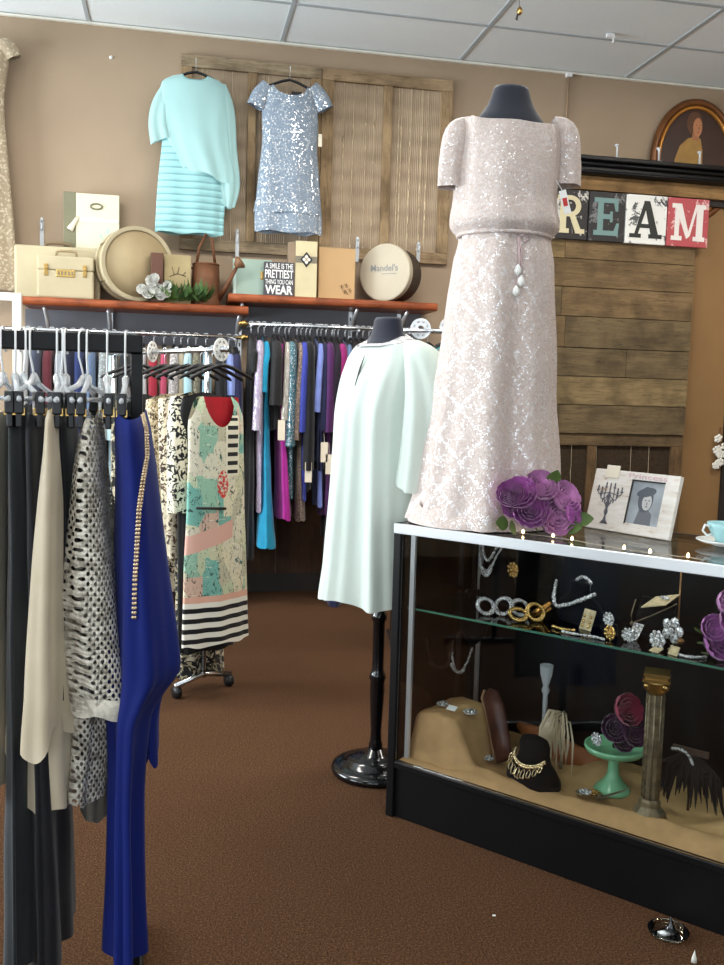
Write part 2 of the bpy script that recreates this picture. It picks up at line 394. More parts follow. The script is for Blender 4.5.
scene.view_settings.use_curve_mapping = False
scene.cycles.use_denoising = True
scene.cycles.max_bounces = 10; scene.cycles.transparent_max_bounces = 24

# ================================================================== SHELVES
ZL, ZR = 1.912, 1.990         # shelf tops
def wall_shelf(x0, x1, zt, label, standards, zlow):
    b = MB(); n = 8; prof = []
    for k in range(n+1):
        a = -pi/2+pi*k/n; prof.append((5.942-.022*cos(a)*1.0, zt-.026+.026*sin(a)))
    pts = prof+[(6.236, zt), (6.236, zt-.05)]; N = len(pts)
    vs = [(x0, y, z) for y, z in pts]+[(x1, y, z) for y, z in pts]
    b.add(vs, [(i, (i+1) % N, (i+1) % N+N, i+N) for i in range(N)]+[tuple(range(N-1, -1, -1)), tuple(range(N, 2*N))])
    r = tag(b.build('wall_shelf', M['shelfwood'], origin=((x0+x1)/2, 6.1, zt-.05)), label, 'shelf')
    for sx in standards:
        b = MB(); o = r.location
        b.tube([(sx-o.x, 6.22-o.y, -.16), (sx-o.x, 6.1-o.y, -.06), (sx-o.x, 5.98-o.y, -.012)], [.012, .014, .01], 8); b.build('bracket', M['silver'], r)
    return r
wall_shelf(-.92, .445, ZL, 'long reddish wood wall shelf carrying suitcases, drum and watering can', (-.8, -.42, .39), 1.0)
wall_shelf(.318, 1.69, ZR, 'reddish wood wall shelf carrying slogan sign and round hat box', (.41, 1.16, 1.5), 1.0)
for nm, x0, x1, z1 in (('wall_panel_trim', -.95, .40, ZL-.052), ('wall_panel_trim', .42, 1.66, ZR-.052)):
    slab(nm, (x0, 6.228, z1-.20), (x1, 6.2395, z1), M['greyboard'])
def wall_standard(x, z0, z1, label):
    b = MB(); b.box((x-.013, 6.212, z0), (x+.013, 6.2275, z1))
    for k in range(int((z1-z0)/.05)): b.box((x-.004, 6.2105, z0+.02+k*.05), (x+.004, 6.2122, z0+.045+k*.05), 1)
    tag(b.build('shelf_standard', [M['silver'], M['ink']], origin=(x, 6.22, z0)), label, 'shelf standard')
wall_standard(-.42, .6, ZL-.056, 'slotted metal upright under the middle of the left wall shelf')
wall_standard(.41, .6, ZL-.06, 'slotted metal upright where the two wall shelves meet')
wall_standard(1.16, .6, ZR-.056, 'slotted metal upright under the tan box on the right shelf')
wall_standard(1.5, .6, ZR-.056, 'slotted metal upright under the right end of the right shelf')
# ------------------------------------------------------------------ wall rails
def wall_rail(x0, x1, z, y, label, brk):
    b = MB(); b.cyl((x0, y, z), (x1, y, z), .0125, n=14)
    r = tag(b.build('clothes_rail', M['chrome'], origin=((x0+x1)/2, y, z)), label, 'clothes rail')
    o = r.location
    for e, s in ((x0, -1), (x1, 1)):
        c = MB(); c.lathe([(.012, 0), (.02, .004), (.022, .02), (.012, .03), (.016, .04), (.002, .05)], (e-o.x, 0, 0), 14, M=Matrix.Rotation(s*pi/2, 3, 'Y')); c.build('finial', M['brass'], r)
    for x in brk:
        c = MB(); c.tube([(x-o.x, 6.21-o.y, .0), (x-o.x, y+.05-o.y, -.005), (x-o.x, .008, -.0195), (x-o.x, -.016, -.014)], .006, 8); c.build('rail_bracket', M['silver'], r)
    return r
RY = 5.9; RZL, RZR = 1.712, 1.80
wall_rail(-1.35, .40, RZL, RY, 'chrome clothes rail under the left wall shelf', (-.42, .36))
wall_rail(.43, 1.72, RZR, RY, 'chrome clothes rail under the right wall shelf', (.46, 1.16, 1.5))

# ================================================================== WOODEN MESH FRAMES
M['barn1'] = wood('barn_wood_tan', S(126,102,76), S(182,158,124), 'X', 1, .85, 1)
M['barn1v'] = wood('barn_wood_tan_upright', S(126,102,74), S(182,156,120), 'Z', 1, .85, 2)
M['barn2'] = wood('barn_wood_grey', S(118,100,78), S(176,158,130), 'X', 1, .85, 4)
M['barn2v'] = wood('barn_wood_grey_upright', S(116,98,76), S(174,154,126), 'Z', 1, .85, 6)
t = NT('woven_mesh'); xyz = t.sep()
v1 = t.math('SINE', t.math('MULTIPLY', xyz[0], 480)); v2 = t.math('SINE', t.math('MULTIPLY', xyz[2], 52)); nz = t.noise(6, 3)
f = t.math('ADD', t.math('MULTIPLY', v1, .06), t.math('ADD', t.math('MULTIPLY', v2, .10), nz))
t.set(color=t.ramp(f, [(.2, S(140,122,102)), (.55, S(166,146,122)), (.9, S(180,160,136))]), rough=.85); t.bump(v1, .4, .003); M['woven'] = t.m
M['wire'] = plain('gold_wire', S(206,188,156), .4, .4, .5, .3, 30)
def mesh_frame(x0, x1, z0, z1, y, wt, stile, mid, label, cat, wires, vmat, hmat, seed, wov='woven'):
    r = thing('lattice_screen', label, cat, ((x0+x1)/2, y, z0)); ox, oz = (x0+x1)/2, z0; rd = random.Random(seed)
    def P(nm, a, b_, mm, d0=-.022, d1=.012, bev=.004):
        q = MB(); q.box((a[0]-ox, d0, a[1]-oz), (b_[0]-ox, d1, b_[1]-oz)); q.build(nm, mm, r, bevel=bev)
    P('top_rail', (x0, z1-wt), (x1, z1), hmat); P('bottom_rail', (x0, z0), (x1, z0+wt), hmat)
    P('stile', (x0, z0+wt), (x0+stile, z1-wt), vmat); P('stile', (x1-stile, z0+wt), (x1, z1-wt), vmat)
    P('mullion', (mid-stile*.38, z0+wt), (mid+stile*.38, z1-wt), vmat, -.018)
    P('woven_panel', (x0+.01, z0+.01), (x1-.01, z1-.01), M[wov], .004, .0105, 0)
    for k in range(wires):
        wx = x0+stile+.03+(x1-x0-2*stile-.06)*(k+.5+rd.uniform(-.3, .3))/wires
        if abs(wx-mid) < stile*.45: wx += stile
        q = MB(); zt = z1-wt; zz = z0+wt
        q.tube([(wx-ox+.003*sin(j), -.002, zt-oz+(zz-zt)*j/6) for j in range(7)], .0016, 5)
        for j in range(rd.randint(5, 11)):
            zc = zz+(zt-zz)*rd.random()*.8; q.lathe([(.0006, -.03), (.0035, -.01), (.0035, .01), (.0006, .03)], (wx-ox, -.003, zc-oz), 6)  # spindle swellings shaped to stand for glints on the wire
        q.build('hanging_wire', M['wire'], r)
    return r
mesh_frame(.012, .925, 2.285, 3.515, 6.2255, .075, .072, .47, 'weathered wooden wall frame with wire mesh behind the aqua dress', 'frame', 7, M['barn1v'], M['barn2'], 3)
mesh_frame(.928, 1.829, 2.285, 3.515, 6.2255, .075, .080, 1.38, 'weathered wooden wall frame with bare wire mesh above the round hat box', 'frame', 9, M['barn1v'], M['barn1'], 5)

# ================================================================== BARN-BOARD FEATURE WALL
M['darkmesh'] = plain('dark_mesh', S(58,46,34), .85, 0, .2, .3, 40, .4, 300)
PX0, PX1, PY = 2.05, 3.665, 6.15
rd = random.Random(4)
bm_ = [wood('board_%s' % n, S(*a), S(*b_), 'X', .9, .85, 20+i, .4) for i, (n, a, b_) in enumerate((('brown', (92,74,50), (136,112,80)), ('olive', (106,90,62), (152,130,94)), ('dark', (86,72,52), (126,108,78)), ('tan', (108,88,58), (152,128,90))))]
b = MB(); edges = [at(600, y, PY).z for y in (236, 261, 289, 318, 349, 377.5, 405.5, 434)]
for i in range(len(edges)-1):
    z1, z0 = edges[i], edges[i+1]; cuts = [PX0, PX0+rd.uniform(.4, 1.3), PX1]
    for j in range(2): b.box((cuts[j]+.001, PY-.02-rd.random()*.008, z0+.004), (cuts[j+1]-.001, D-.03, z1), rd.randint(0, 3))
b.box((PX0+.005, D-.05, edges[-1]), (PX1-.005, D-.002, edges[0]), 2)
tag(b.build('plank_panel', bm_, origin=((PX0+PX1)/2, PY, edges[-1]), bevel=.003), 'rustic barn board panel on back wall below the painted letter sign', 'wall panel')
mesh_frame(PX0, PX1, .02, edges[-1], 6.17, .085, .085, at(591, 460, 6.16).x, 'dark weathered wood mesh frame standing below the barn boards', 'frame', 6, wood('frame_dark_v', S(80,62,42), S(128,100,68), 'Z', 1, .85, 31), wood('frame_dark', S(84,68,48), S(128,106,76), 'X', 1, .85, 33), 8, 'darkmesh')
# header board and black mantel
b = MB(); b.box((PX0, 6.13, 2.845), (XR-.01, 6.165, 2.9405)); tag(b.build('header_board', wood('header', S(112,84,50), S(158,124,80), 'X', .8, .7, 12), origin=(3, 6.18, 2.845), bevel=.003), 'long golden brown board fixed under the black mantel shelf', 'board')
r = thing('mantel_shelf', 'black painted mantel shelf high on the back wall under the oval portrait', 'mantel', (3.2, 6.1, 2.942))
b = MB(); b.box((PX0-3.2, -.10, .075), (XR-.01-3.2, .066, .105)); b.build('shelf_board', M['blacksatin'], r, bevel=.006)
b = MB(); b.box((PX0-3.2, -.035, .0), (XR-.01-3.2, .066, .0745)); b.tube([(PX0-3.2, -.05, .06), (XR-.01-3.2, -.05, .06)], .016, 8); b.tube([(PX0-3.2, -.04, .01), (XR-.01-3.2, -.04, .01)], .012, 8); b.build('cornice', M['blacksatin'], r)
# door to the right of the boards
t = NT('tan_gloss'); t.set(color=t.ramp(t.noise(2, 2), [(.3, S(128,98,62)), (.7, S(140,108,70))]), rough=.38, spec=.5); M['tangloss'] = t.m
b = MB(); b.box((3.69, 6.19, .01), (4.02, 6.225, 2.80)); struct(b.build('door_1', M['tangloss'], bevel=.004))
b = MB(); b.box((3.67, 6.16, 2.80), (4.9, 6.235, 2.845)); b.box((4.02, 6.17, 0), (4.12, 6.235, 2.80)); struct(b.build('trim_2', M['baseb']))
# letter blocks
SER = .16
def letter_polys(ch):
    """slab-serif capitals in a unit box, as overlapping convex pieces"""
    R_ = lambda a, b, c, d: [(a, b), (c, b), (c, d), (a, d)]
    if ch == 'E': return [R_(.14,0,.36,1), R_(0,0,.95,.13), R_(0,.87,.92,1), R_(.36,.44,.68,.57), [(.78,.13),(.95,.13),(.98,.34),(.88,.34)], [(.76,.87),(.82,.66),(.92,.66),(.92,.87)], R_(.62,.36,.72,.65)]
    if ch == 'A': return [[(.08,.0),(.20,0),(.56,1),(.42,1)], [(.40,1),(.60,1),(.96,0),(.70,0)], R_(.25,.27,.78,.38), R_(-.05,0,.34,.11), R_(.60,0,1.05,.11)]
    if ch == 'M': return [R_(.05,0,.2,1), R_(.78,0,1.0,1), [(.02,1),(.26,1),(.56,.12),(.46,.05)], [(.46,.05),(.58,.15),(.82,1),(.74,1)], R_(-.06,0,.3,.12), R_(.68,0,1.08,.12), R_(-.06,.88,.2,1), R_(.8,.88,1.08,1)]
    if ch == 'D': return [R_(.12,0,.34,1), R_(0,0,.55,.12), R_(0,.88,.55,1)]+ring(.5,.5,.5,.5,.24,.38,-pi/2,pi/2)
    if ch == 'R': return [R_(.12,0,.36,1), R_(0,0,.48,.12), R_(0,.88,.55,1), R_(.3,.44,.55,.56)]+ring(.52,.72,.4,.28,.2,.16,-pi/2,pi/2)+[[(.46,.5),(.68,.5),(1.0,0),(.74,0)], R_(.72,0,1.08,.12)]
def ring(cx, cy, rx, ry, ix, iy, a0, a1, n=10):
    o = []
    for k in range(n):
        p, q = a0+(a1-a0)*k/n, a0+(a1-a0)*(k+1)/n
        o.append([(cx+ix*cos(p), cy+iy*sin(p)), (cx+rx*cos(p), cy+ry*sin(p)), (cx+rx*cos(q), cy+ry*sin(q)), (cx+ix*cos(q), cy+iy*sin(q))])
    return o
def distressed(name, c, c2, thr=.6, rough=.55):
    t = NT(name); n = t.noise(9, 5, .75, dist=.6); t.set(color=t.ramp(n, [(thr, c), (thr+.03, c2)]), rough=rough); return t.m
blk = [('D', (230,226,216), (60,58,58), (60,80,84)), ('R', (26,22,24), (200,196,190), (206,196,160)), ('E', (24,22,25), (110,110,112), (108,140,138)), ('A', (226,226,222), (70,72,74), (24,28,26)), ('M', (176,74,80), (214,170,168), (226,220,216))]
xs = [at(px, 215, 6.1).x for px in (514, 551, 588, 625, 667, 709)]; zt, zb = at(620, 194, 6.12).z, at(620, 243, 6.12).z
names = {'D': 'letter block D with pale face, mostly hidden behind the lace gown', 'R': 'black block with cream letter R beside the lace gown sleeve', 'E': 'black block with teal grey letter E', 'A': 'white block with black letter A', 'M': 'red block with white letter M at the end of the sign'}
for i, (ch, bg_, sp, ink) in enumerate(blk):
    xa, xb = xs[i]+.004, xs[i+1]-.004; w_, h_ = xb-xa, zt-zb
    b = MB(); b.box((-w_/2, -.01, 0), (w_/2, .018, h_)); r = tag(b.build('letter_block', distressed('block_'+ch, S(*bg_), S(*sp), .565), loc=((xa+xb)/2, 6.105, zb), bevel=.002), names[ch], 'letter sign', 'DREAM letter blocks')
    q = MB()
    for k, pl in enumerate(letter_polys(ch)): q.prism(pl, (-w_*.36, -.0105-.00012*k, h_*.12), (w_*.72, 0, 0), (0, 0, h_*.76), (0, -.0025, 0))
    q.build('letter', distressed('ink_'+ch, S(*ink), tuple(.5*a+.5*b_ for a, b_ in zip(S(*ink), S(*bg_))), .64), r)
# oval portrait
c = Vector((at(695, 150, 6.2).x, 6.2125, 3.12)); rx, rz_ = .32, .41
r = thing('oval_portrait', 'oval gilt framed portrait of a woman in yellow above the mantel', 'picture', c)
def oval(rx, rz, y, n=48): return [(rx*cos(2*pi*k/n), y, rz*sin(2*pi*k/n)) for k in range(n)]
b = MB(); b.tube(oval(rx, rz_, -.012), .026, 10, closed=True); b.build('outer_frame', plain('dark_gilt', S(110,68,34), .35, .4, .5, .25, 12), r)
b = MB(); b.tube(oval(rx-.036, rz_-.036, -.016), .014, 10, closed=True); b.build('inner_frame', plain('gilt', S(196,136,64), .28, .7, .5, .15, 12), r)
b = MB(); b.prism([(p[0], p[2]) for p in oval(rx-.03, rz_-.03, 0)], (0, -.008, 0), (1,0,0), (0,0,1), (0, .016, 0)); cv = b.build('canvas', plain('dark_canvas', S(58,36,28), .5, 0, .5, .3, 6), r)
def flat(poly, y, mm, par, nm, d=.002):
    q = MB(); q.prism(poly, (0, y, 0), (1,0,0), (0,0,1), (0, d, 0)); return q.build(nm, mm, par)
def ell(cx, cy, rx, ry, n=20, tilt=0): return [(cx+rx*cos(2*pi*k/n)*cos(tilt)-ry*sin(2*pi*k/n)*sin(tilt), cy+rx*cos(2*pi*k/n)*sin(tilt)+ry*sin(2*pi*k/n)*cos(tilt)) for k in range(n)]
PS = lambda n, c: plain(n, S(*c), .5, 0, .5, .15, 14)
flat([(-.17,-.2),(-.155,.0),(-.12,.10),(-.06,.155),(-.01,.17),(.04,.16),(.06,.08),(.075,-.2)], -.0105, PS('painted_yellow', (160,122,60)), cv, 'painted_robe')
flat(ell(-.012, .262, .062, .084), -.0102, PS('painted_hair', (92,58,36)), cv, 'painted_hair')
flat([(-.03,.15),(.025,.14),(.03,.22),(-.02,.22)], -.0112, PS('painted_skin', (160,104,70)), cv, 'painted_neck')
flat(ell(.012, .238, .036, .066), -.0116, PS('painted_face', (182,122,84)), cv, 'painted_face')
for ex, ey, wx, wy in ((.002,.252,.008,.003),(.032,.252,.006,.003),(.022,.232,.004,.012),(.018,.205,.010,.003)): flat(ell(ex, ey, wx, wy, 10), -.0124, PS('painted_shadow', (104,62,44)), cv, 'painted_feature', .001)
# clear stands on the mantel
def clear_stand(loc, label, hgt=.085):
    b = MB(); b.box((-.018, -.016, 0), (.018, .016, .006)); b.tube([(0, 0, .004), (0, 0, hgt*.8), (-.006, 0, hgt)], [.008, .007, .009], 8); b.lathe([(.003, 0), (.016, .012), (.013, .02), (.002, .024)], (-.006, 0, hgt-.01), 10)
    tag(b.build('clear_finial', M['clear'], loc=loc), label, 'clear stand', 'clear stands on the mantel')
for px, lb in ((617, 'small clear plastic stand on the mantel beside the lace gown sleeve'), (659, 'small clear plastic stand at the left edge of oval portrait'), (700, 'small clear plastic stand before the middle of oval portrait')):
    p = at(px, 155, 6.04); clear_stand((p.x, 6.04, 3.048), lb)
# conduit on wall, ceiling bits
p = at(569, 75, 6.22); b = MB(); b.cyl((p.x, 6.225, 3.0), (p.x, 6.225, 3.63), .008, n=10); r = tag(b.build('wall_conduit', plain('conduit_paint', S(150,126,102), .5), origin=(p.x, 6.225, 3.0)), 'thin painted conduit running down the wall above the mantel', 'conduit')
q = MB(); q.box((-.02, -.02, .621), (.02, .012, .646)); q.build('clamp', M['white'], r)
p = at(111, 57, 6.23); b = MB(); b.lathe([(.012, 0), (.01, .008), (.002, .012)], (0, 0, 0), 12, M=Matrix.Rotation(pi/2, 3, 'X')); tag(b.build('wall_pin', M['white'], loc=(p.x, 6.2395, p.z)), 'small white pin in the bare wall left of the aqua dress', 'wall pin')
p = atz(611, 38, H-.03); b = MB(); b.box((-.03, -.012, .0), (.02, .012, .024)); b.tube([(.015, 0, 0), (.018, 0, -.015), (.012, 0, -.028)], .006, 8); tag(b.build('ceiling_clip', M['white'], loc=(p.x, p.y, H-.03)), 'small white plastic clip on a ceiling grid bar', 'ceiling clip')
p = atz(519, 10, 3.50); r = thing('hanging_ornament', 'small brass ornament hanging on a wire from the ceiling', 'ornament', (p.x, p.y, 3.46))
b = MB(); b.cyl((0, 0, .05), (0, 0, H-.0065-3.46), .0015, n=6); b.build('wire', M['ink'], r)
b = MB(); b.lathe([(.002, .06), (.012, .05), (.017, .035), (.012, .02), (.004, .012)], (.004, 0, 0), 12); b.build('brass_bead', M['brass'], r)
b = MB(); b.tube([(0, 0, .03), (-.008, 0, .01), (-.012, 0, -.008), (-.008, 0, -.016)], [.003, .006, .007, .003], 8); b.build('hook', M['black'], r)

# white garland at the right edge
p = at(723, 452, 6.13); r = thing('flower_garland', 'white flower garland hanging on the dark strip at the right edge', 'garland', (p.x, 6.166, p.z-.12))
M['whitepetal0'] = plain('garland_petal', S(228,226,218), .6, 0, .3, .05)
b = MB()
for k in range(14):
    a = random.uniform(0, 6.28); z = random.uniform(0, .26); x = random.uniform(-.045, .03)
    for j in range(5): b.ball((x+.018*cos(a+j*1.256), -.01, z+.018*sin(a+j*1.256)), .013, 6, 0, (1, .5, 1))
b.build('white_blossom', M['whitepetal0'], r)
b = MB(); b.tube([(0, .02, -.02), (.005, .015, .12), (0, .02, .30)], .005, 6); b.build('stem', M['rust'] if 'rust' in M else M['brass'], r)
# ================================================================== THINGS ON THE SHELVES
def px_box(x0, y0, x1, y1, Y, zbase):
    a = at((x0+x1)/2, (y0+y1)/2, Y); l = at(x0, (y0+y1)/2, Y).x; r_ = at(x1, (y0+y1)/2, Y).x; zt = at((x0+x1)/2, y0, Y).z
    return (l+r_)/2, r_-l, zt-zbase
M['cream'] = plain('cream_leatherette', S(184,172,142), .6, 0, .3, .07, 6, .2, 260)
M['creamdark'] = plain('worn_cream', S(160,146,116), .6, 0, .3, .12, 8)
M['beigebook'] = plain('beige_cloth', S(172,156,118), .75, 0, .2, .08, 10, .2, 400)
M['olive'] = plain('olive_spine', S(122,120,98), .7, 0, .2, .06)
M['ivory'] = plain('ivory_cover', S(212,208,184), .55, 0, .3, .03)
# suitcase
cx, w_, h_ = px_box(14, 246, 100, 296, 6.06, ZL+.002)
r = thing('suitcase', 'large pale cream vintage suitcase lying upright behind the small train case', 'suitcase', (cx, 6.125, ZL+.001))
b = MB(); b.box((-w_/2, -.062, 0), (w_/2, .062, h_)); b.build('shell', M['cream'], r, bevel=.014)
b = MB(); b.box((-w_/2-.001, -.006, .003), (w_/2+.001, .006, h_+.0015)); b.build('closing_band', M['creamdark'], r, bevel=.002)
b = MB(); b.tube([(-.075, 0, h_), (-.07, 0, h_+.022), (-.03, 0, h_+.028), (.03, 0, h_+.028), (.07, 0, h_+.022), (.075, 0, h_)], .008, 8, flat=1.3); b.build('handle', plain('brown_handle', S(120,100,72), .5), r)
hs = h_
# tall ivory album on the suitcase
cx, w_, h_ = px_box(63, 193, 119, 247, 6.12, ZL+hs+.003)
r = thing('album', 'tall ivory album with olive spine standing on the cream suitcase', 'album', (cx, 6.16, ZL+hs+.003), .0)
b = MB(); b.box((-w_/2+.075, -.02, 0), (w_/2, .02, h_)); b.build('cover', M['ivory'], r, bevel=.003)
b = MB(); b.box((-w_/2, -.0215, 0), (-w_/2+.076, .0215, h_+.004)); b.build('spine', M['olive'], r, bevel=.004)
b = MB(); b.box((-w_/2+.10, -.0245, h_*.50), (w_/2-.004, -.0195, h_*.56)); b.build('ribbon', M['white'], r, bevel=.002)
b = MB(); b.tube([(-w_/2+.09, -.024, h_*.57), (-w_/2+.065, -.03, h_*.45), (-w_/2+.04, -.03, h_*.33)], [.012, .014, .022], 8, flat=.25); b.build('ribbon_tail', M['paper'], r)
b = MB(); b.tube([(.03+.035*cos(2*pi*k/24), -.0225, h_*.775+.017*sin(2*pi*k/24)) for k in range(24)], .0055, 6, closed=True); b.build('oval_emblem', M['olive'], r)
rd = random.Random(3); b = MB()
for k in range(16):
    x, z = .075+rd.gauss(0, .028), h_*.2+rd.gauss(0, .035); b.prism(ell(0, 0, .008+rd.random()*.008, .004+rd.random()*.004, 8, rd.random()*3), (x, -.0202-.0001*k, max(.015, z)), (1,0,0), (0,0,1), (0, -.0008, 0))
b.build('floral_motif', plain('pale_teal_print', S(170,205,190), .6), r)
# train case
cx, w_, h_ = px_box(37, 256, 94, 295, 5.975, ZL+.002)
r = thing('train_case', 'small cream train case with brass latches and top handle', 'train case', (cx, 6.015, ZL+.001))
b = MB(); b.box((-w_/2, -.045, 0), (w_/2, .045, h_*.66)); b.build('case_body', M['cream'], r, bevel=.010)
b = MB(); b.box((-w_/2, -.045, h_*.665), (w_/2, .045, h_)); b.build('lid', M['cream'], r, bevel=.010)
b = MB(); b.tube([(-.06, -.0, h_), (-.058, 0, h_+.03), (-.03, 0, h_+.036), (.03, 0, h_+.036), (.058, 0, h_+.03), (.06, 0, h_)], .008, 8, flat=1.2); b.build('handle', plain('tan_handle', S(150,132,98), .5), r)
for s in (-1, 1):
    b = MB(); b.box((s*w_*.34-.012, -.052, h_*.52), (s*w_*.34+.012, -.045, h_*.80)); b.cyl((s*w_*.34, -.056, h_*.7), (s*w_*.34, -.045, h_*.7), .008, n=8); b.build('latch', M['brass'], r, bevel=.002)
b = MB(); b.box((-.055, -.050, h_*.50), (.055, -.045, h_*.68)); b.build('lock_plate', M['gold'], r, bevel=.002)
q = MB()
for k in range(5): q.box((-.045+k*.02, -.0515, h_*.55), (-.035+k*.02, -.0502, h_*.63))
q.build('lock_engraving', M['bronze'], r)
# clear stand and wall price hooks
def acrylic(px, y0, y1, Y, label, base=None):
    a, c = at(px, y1, Y), at(px, y0, Y); hh = c.z-a.z; b = MB(); b.box((-.012, -.004, 0), (.012, .006, hh)); b.tube([(0, -.004, hh*.9), (0, -.02, hh*.82), (0, -.022, hh*.68), (0, -.012, hh*.6)], .006, 8)
    b.lathe([(.004, 0), (.012, .006), (.010, .02), (.002, .026)], (0, -.004, hh-.01), 10)
    tag(b.build('clear_hook', M['clear'], loc=(a.x, Y, a.z)), label, 'clear hook')
acrylic(42, 220, 246, 6.2335, 'clear plastic hook on bare wall above the cream suitcase')
acrylic(237, 231, 262, 6.197, 'clear plastic hook over the bottom rail of the left wooden frame')
acrylic(357, 239, 262, 6.197, 'clear plastic hook between tan box and round hat box')
acrylic(418, 244, 262, 6.197, 'clear plastic hook above the right side of the round hat box')
# drum
fr = at(137, 268, 5.99); R0 = .222
r = thing('drum', 'cream vintage drum standing on edge on the left shelf', 'drum', (fr.x-.02, 6.045, ZL+R0+.011), radians(20))
def disc_y(rad, y0, y1, n=40): return [(rad, y0), (rad, y1)]
RX = Matrix.Rotation(pi/2, 3, 'X')      # lathe z -> -y
b = MB(); b.lathe([(.001, -.065), (R0*.985, -.065), (R0*.985, .068), (.001, .068)], (0,0,0), 44, M=RX, smooth=False); b.build('shell', M['creamdark'], r)
b = MB(); b.lathe([(.001, .0685), (R0*.93, .0685), (R0*.93, .073), (.001, .0745)], (0,0,0), 44, M=RX); b.build('drum_head', plain('aged_vellum', S(170,152,118), .6, 0, .3, .12, 5), r)
for z0, z1 in ((.045, .082), (-.075, -.04)):
    b = MB(); b.lathe([(R0*.925, z0), (R0+.008, z0), (R0+.008, z1), (R0*.925, z1), (R0*.925, z0)], (0,0,0), 44, M=RX, smooth=False); b.build('hoop', M['cream'], r, bevel=.002)
for k in range(6):
    a = pi/6+k*pi/3; b = MB(); b.tube([(cos(a)*(R0+.006), .05, sin(a)*(R0+.006)), (cos(a)*(R0+.006), -.06, sin(a)*(R0+.006))], .004, 6); b.build('tension_rod', M['bronze'], r)
# brown book, beige book
cx, w_, h_ = px_box(151, 253, 163, 290, 5.97, ZL+.002)
p = at(157, 290, 5.975); b = MB(); b.box((-.038, -.02, 0), (.038, .03, h_)); tag(b.build('book', plain('brown_binding', S(92,60,46), .55, 0, .4, .1, 20), loc=(p.x, 5.965, ZL+.001), bevel=.004), 'brown bound book standing in front of the drum', 'book')
cx, w_, h_ = px_box(163, 255, 190, 296, 6.0, ZL+.002)
r = thing('book', 'beige cloth book with twig emblem beside the brown book', 'book', (cx+.005, 6.0, ZL+.001), radians(5))
b = MB(); b.box((-w_/2, -.012, 0), (w_/2, .016, h_)); b.build('cover', M['beigebook'], r, bevel=.003)
b = MB(); b.tube([(-.05, -.0135, h_*.55), (0, -.0135, h_*.62), (.05, -.0135, h_*.57)], .003, 6); b.tube([(-.02, -.0135, h_*.59), (-.035, -.0135, h_*.75)], .0025, 6); b.tube([(.0, -.0135, h_*.62), (.01, -.0135, h_*.76)], .0025, 6); b.tube([(.03, -.0135, h_*.59), (.05, -.0135, h_*.66)], .0025, 6)
b.build('twig_emblem', M['bronze'], r)
# floral spray
def leaf(mb, base, d, L, wd, up=(0,0,1), mi=0, curl=.2):
    base, d, up = Vector(base), Vector(d).normalized(), Vector(up); s_ = d.cross(up)
    if s_.length < 1e-3: s_ = Vector((1,0,0))
    s_.normalize(); nrm = s_.cross(d); vs = []; n = 6
    for i in range(n+1):
        t_ = i/n; c_ = base+d*(L*t_)-nrm*(-curl*L*t_*t_); wv = wd*sin(pi*min(.98, .06+t_*.94))**.8
        vs += [c_-s_*wv+nrm*wv*.25, c_, c_+s_*wv+nrm*wv*.25]
    mb.add(vs, [f for i in range(n) for f in ((i*3, i*3+1, i*3+4, i*3+3), (i*3+1, i*3+2, i*3+5, i*3+4))], mi, True)
def bloom(mb, c, rad, rd, mi=0, layers=4, axis=(0,0,1)):
    c = Vector(c); ax = Vector(axis).normalized(); ux = ax.orthogonal().normalized(); uy = ax.cross(ux)
    for L in range(layers):
        n = 3+L*2; rr = rad*(.25+.75*L/(layers-1)); op = .15+.75*L/(layers-1)
        for k in range(n):
            a = 2*pi*(k+.5*L)/n+rd.uniform(-.2, .2); rdir = ux*cos(a)+uy*sin(a); td = ax.cross(rdir); G = 5; vs = []
            for i in range(G+1):
                t_ = i/G; ph = t_*(1.1+.5*op); out = rr*(sin(ph)*(.45+.65*op)); hgt = rr*(1.15-.55*op)*(1-cos(ph))*1.0 + rad*.12*(layers-L)*t_
                wv = rr*.62*sin(pi*(.12+.76*t_))*(1+.1*rd.random())
                for j in (-1, -.5, 0, .5, 1): vs.append(c+rdir*(out-abs(j)**2*rr*.12)+ax*(hgt+abs(j)*rr*.06*rd.uniform(.3, 1.5)*t_)+td*(wv*j))
            mb.add(vs, [(i*5+j, i*5+j+1, i*5+j+6, i*5+j+5) for i in range(G) for j in range(4)], mi, True)
rd = random.Random(11)
M['leafgreen'] = plain('green_leaf', S(84,110,52), .5, 0, .4, .3, 20)
M['fern'] = plain('fern_green', S(76,108,58), .55, 0, .4, .35, 30)
M['whitepetal'] = plain('white_petal', S(240,240,236), .6, 0, .3, .03)
p0 = at(170, 300, 5.96)
r = thing('floral_spray', 'artificial white flower spray with fern lying along the left shelf edge', 'floral spray', (p0.x, 5.972, ZL+.004))
for px, py, rr in ((152, 282, .034), (148, 293, .036), (158, 291, .034), (160, 296, .028), (165, 293, .03), (142, 290, .028), (155, 279, .026), (167, 286, .024)):
    q = at(px, py, 5.955); b = MB(); bloom(b, (q.x-p0.x, -.036, q.z-ZL-.004), rr*1.15, rd, axis=(rd.uniform(-.3, .3), -1, .1)); b.build('bloom', M['whitepetal'], r)
b = MB()
for k in range(130):
    t_ = rd.random(); x = -.12+.36*t_; leaf(b, (x, rd.uniform(-.02, .01), .01+rd.random()*.02), (rd.uniform(-.5, .9), rd.uniform(-.4, .1), rd.uniform(.1, 1.2)), rd.uniform(.07, .14), .008+.005*rd.random())
b.build('fern', M['fern'], r)
b = MB()
for k in range(26): leaf(b, (rd.uniform(-.14, .05), rd.uniform(-.03, .0), .012), (rd.uniform(-1, 1), rd.uniform(-.5, 0), rd.uniform(-.15, .5)), rd.uniform(.05, .08), .016)
b.build('leaves', M['leafgreen'], r)
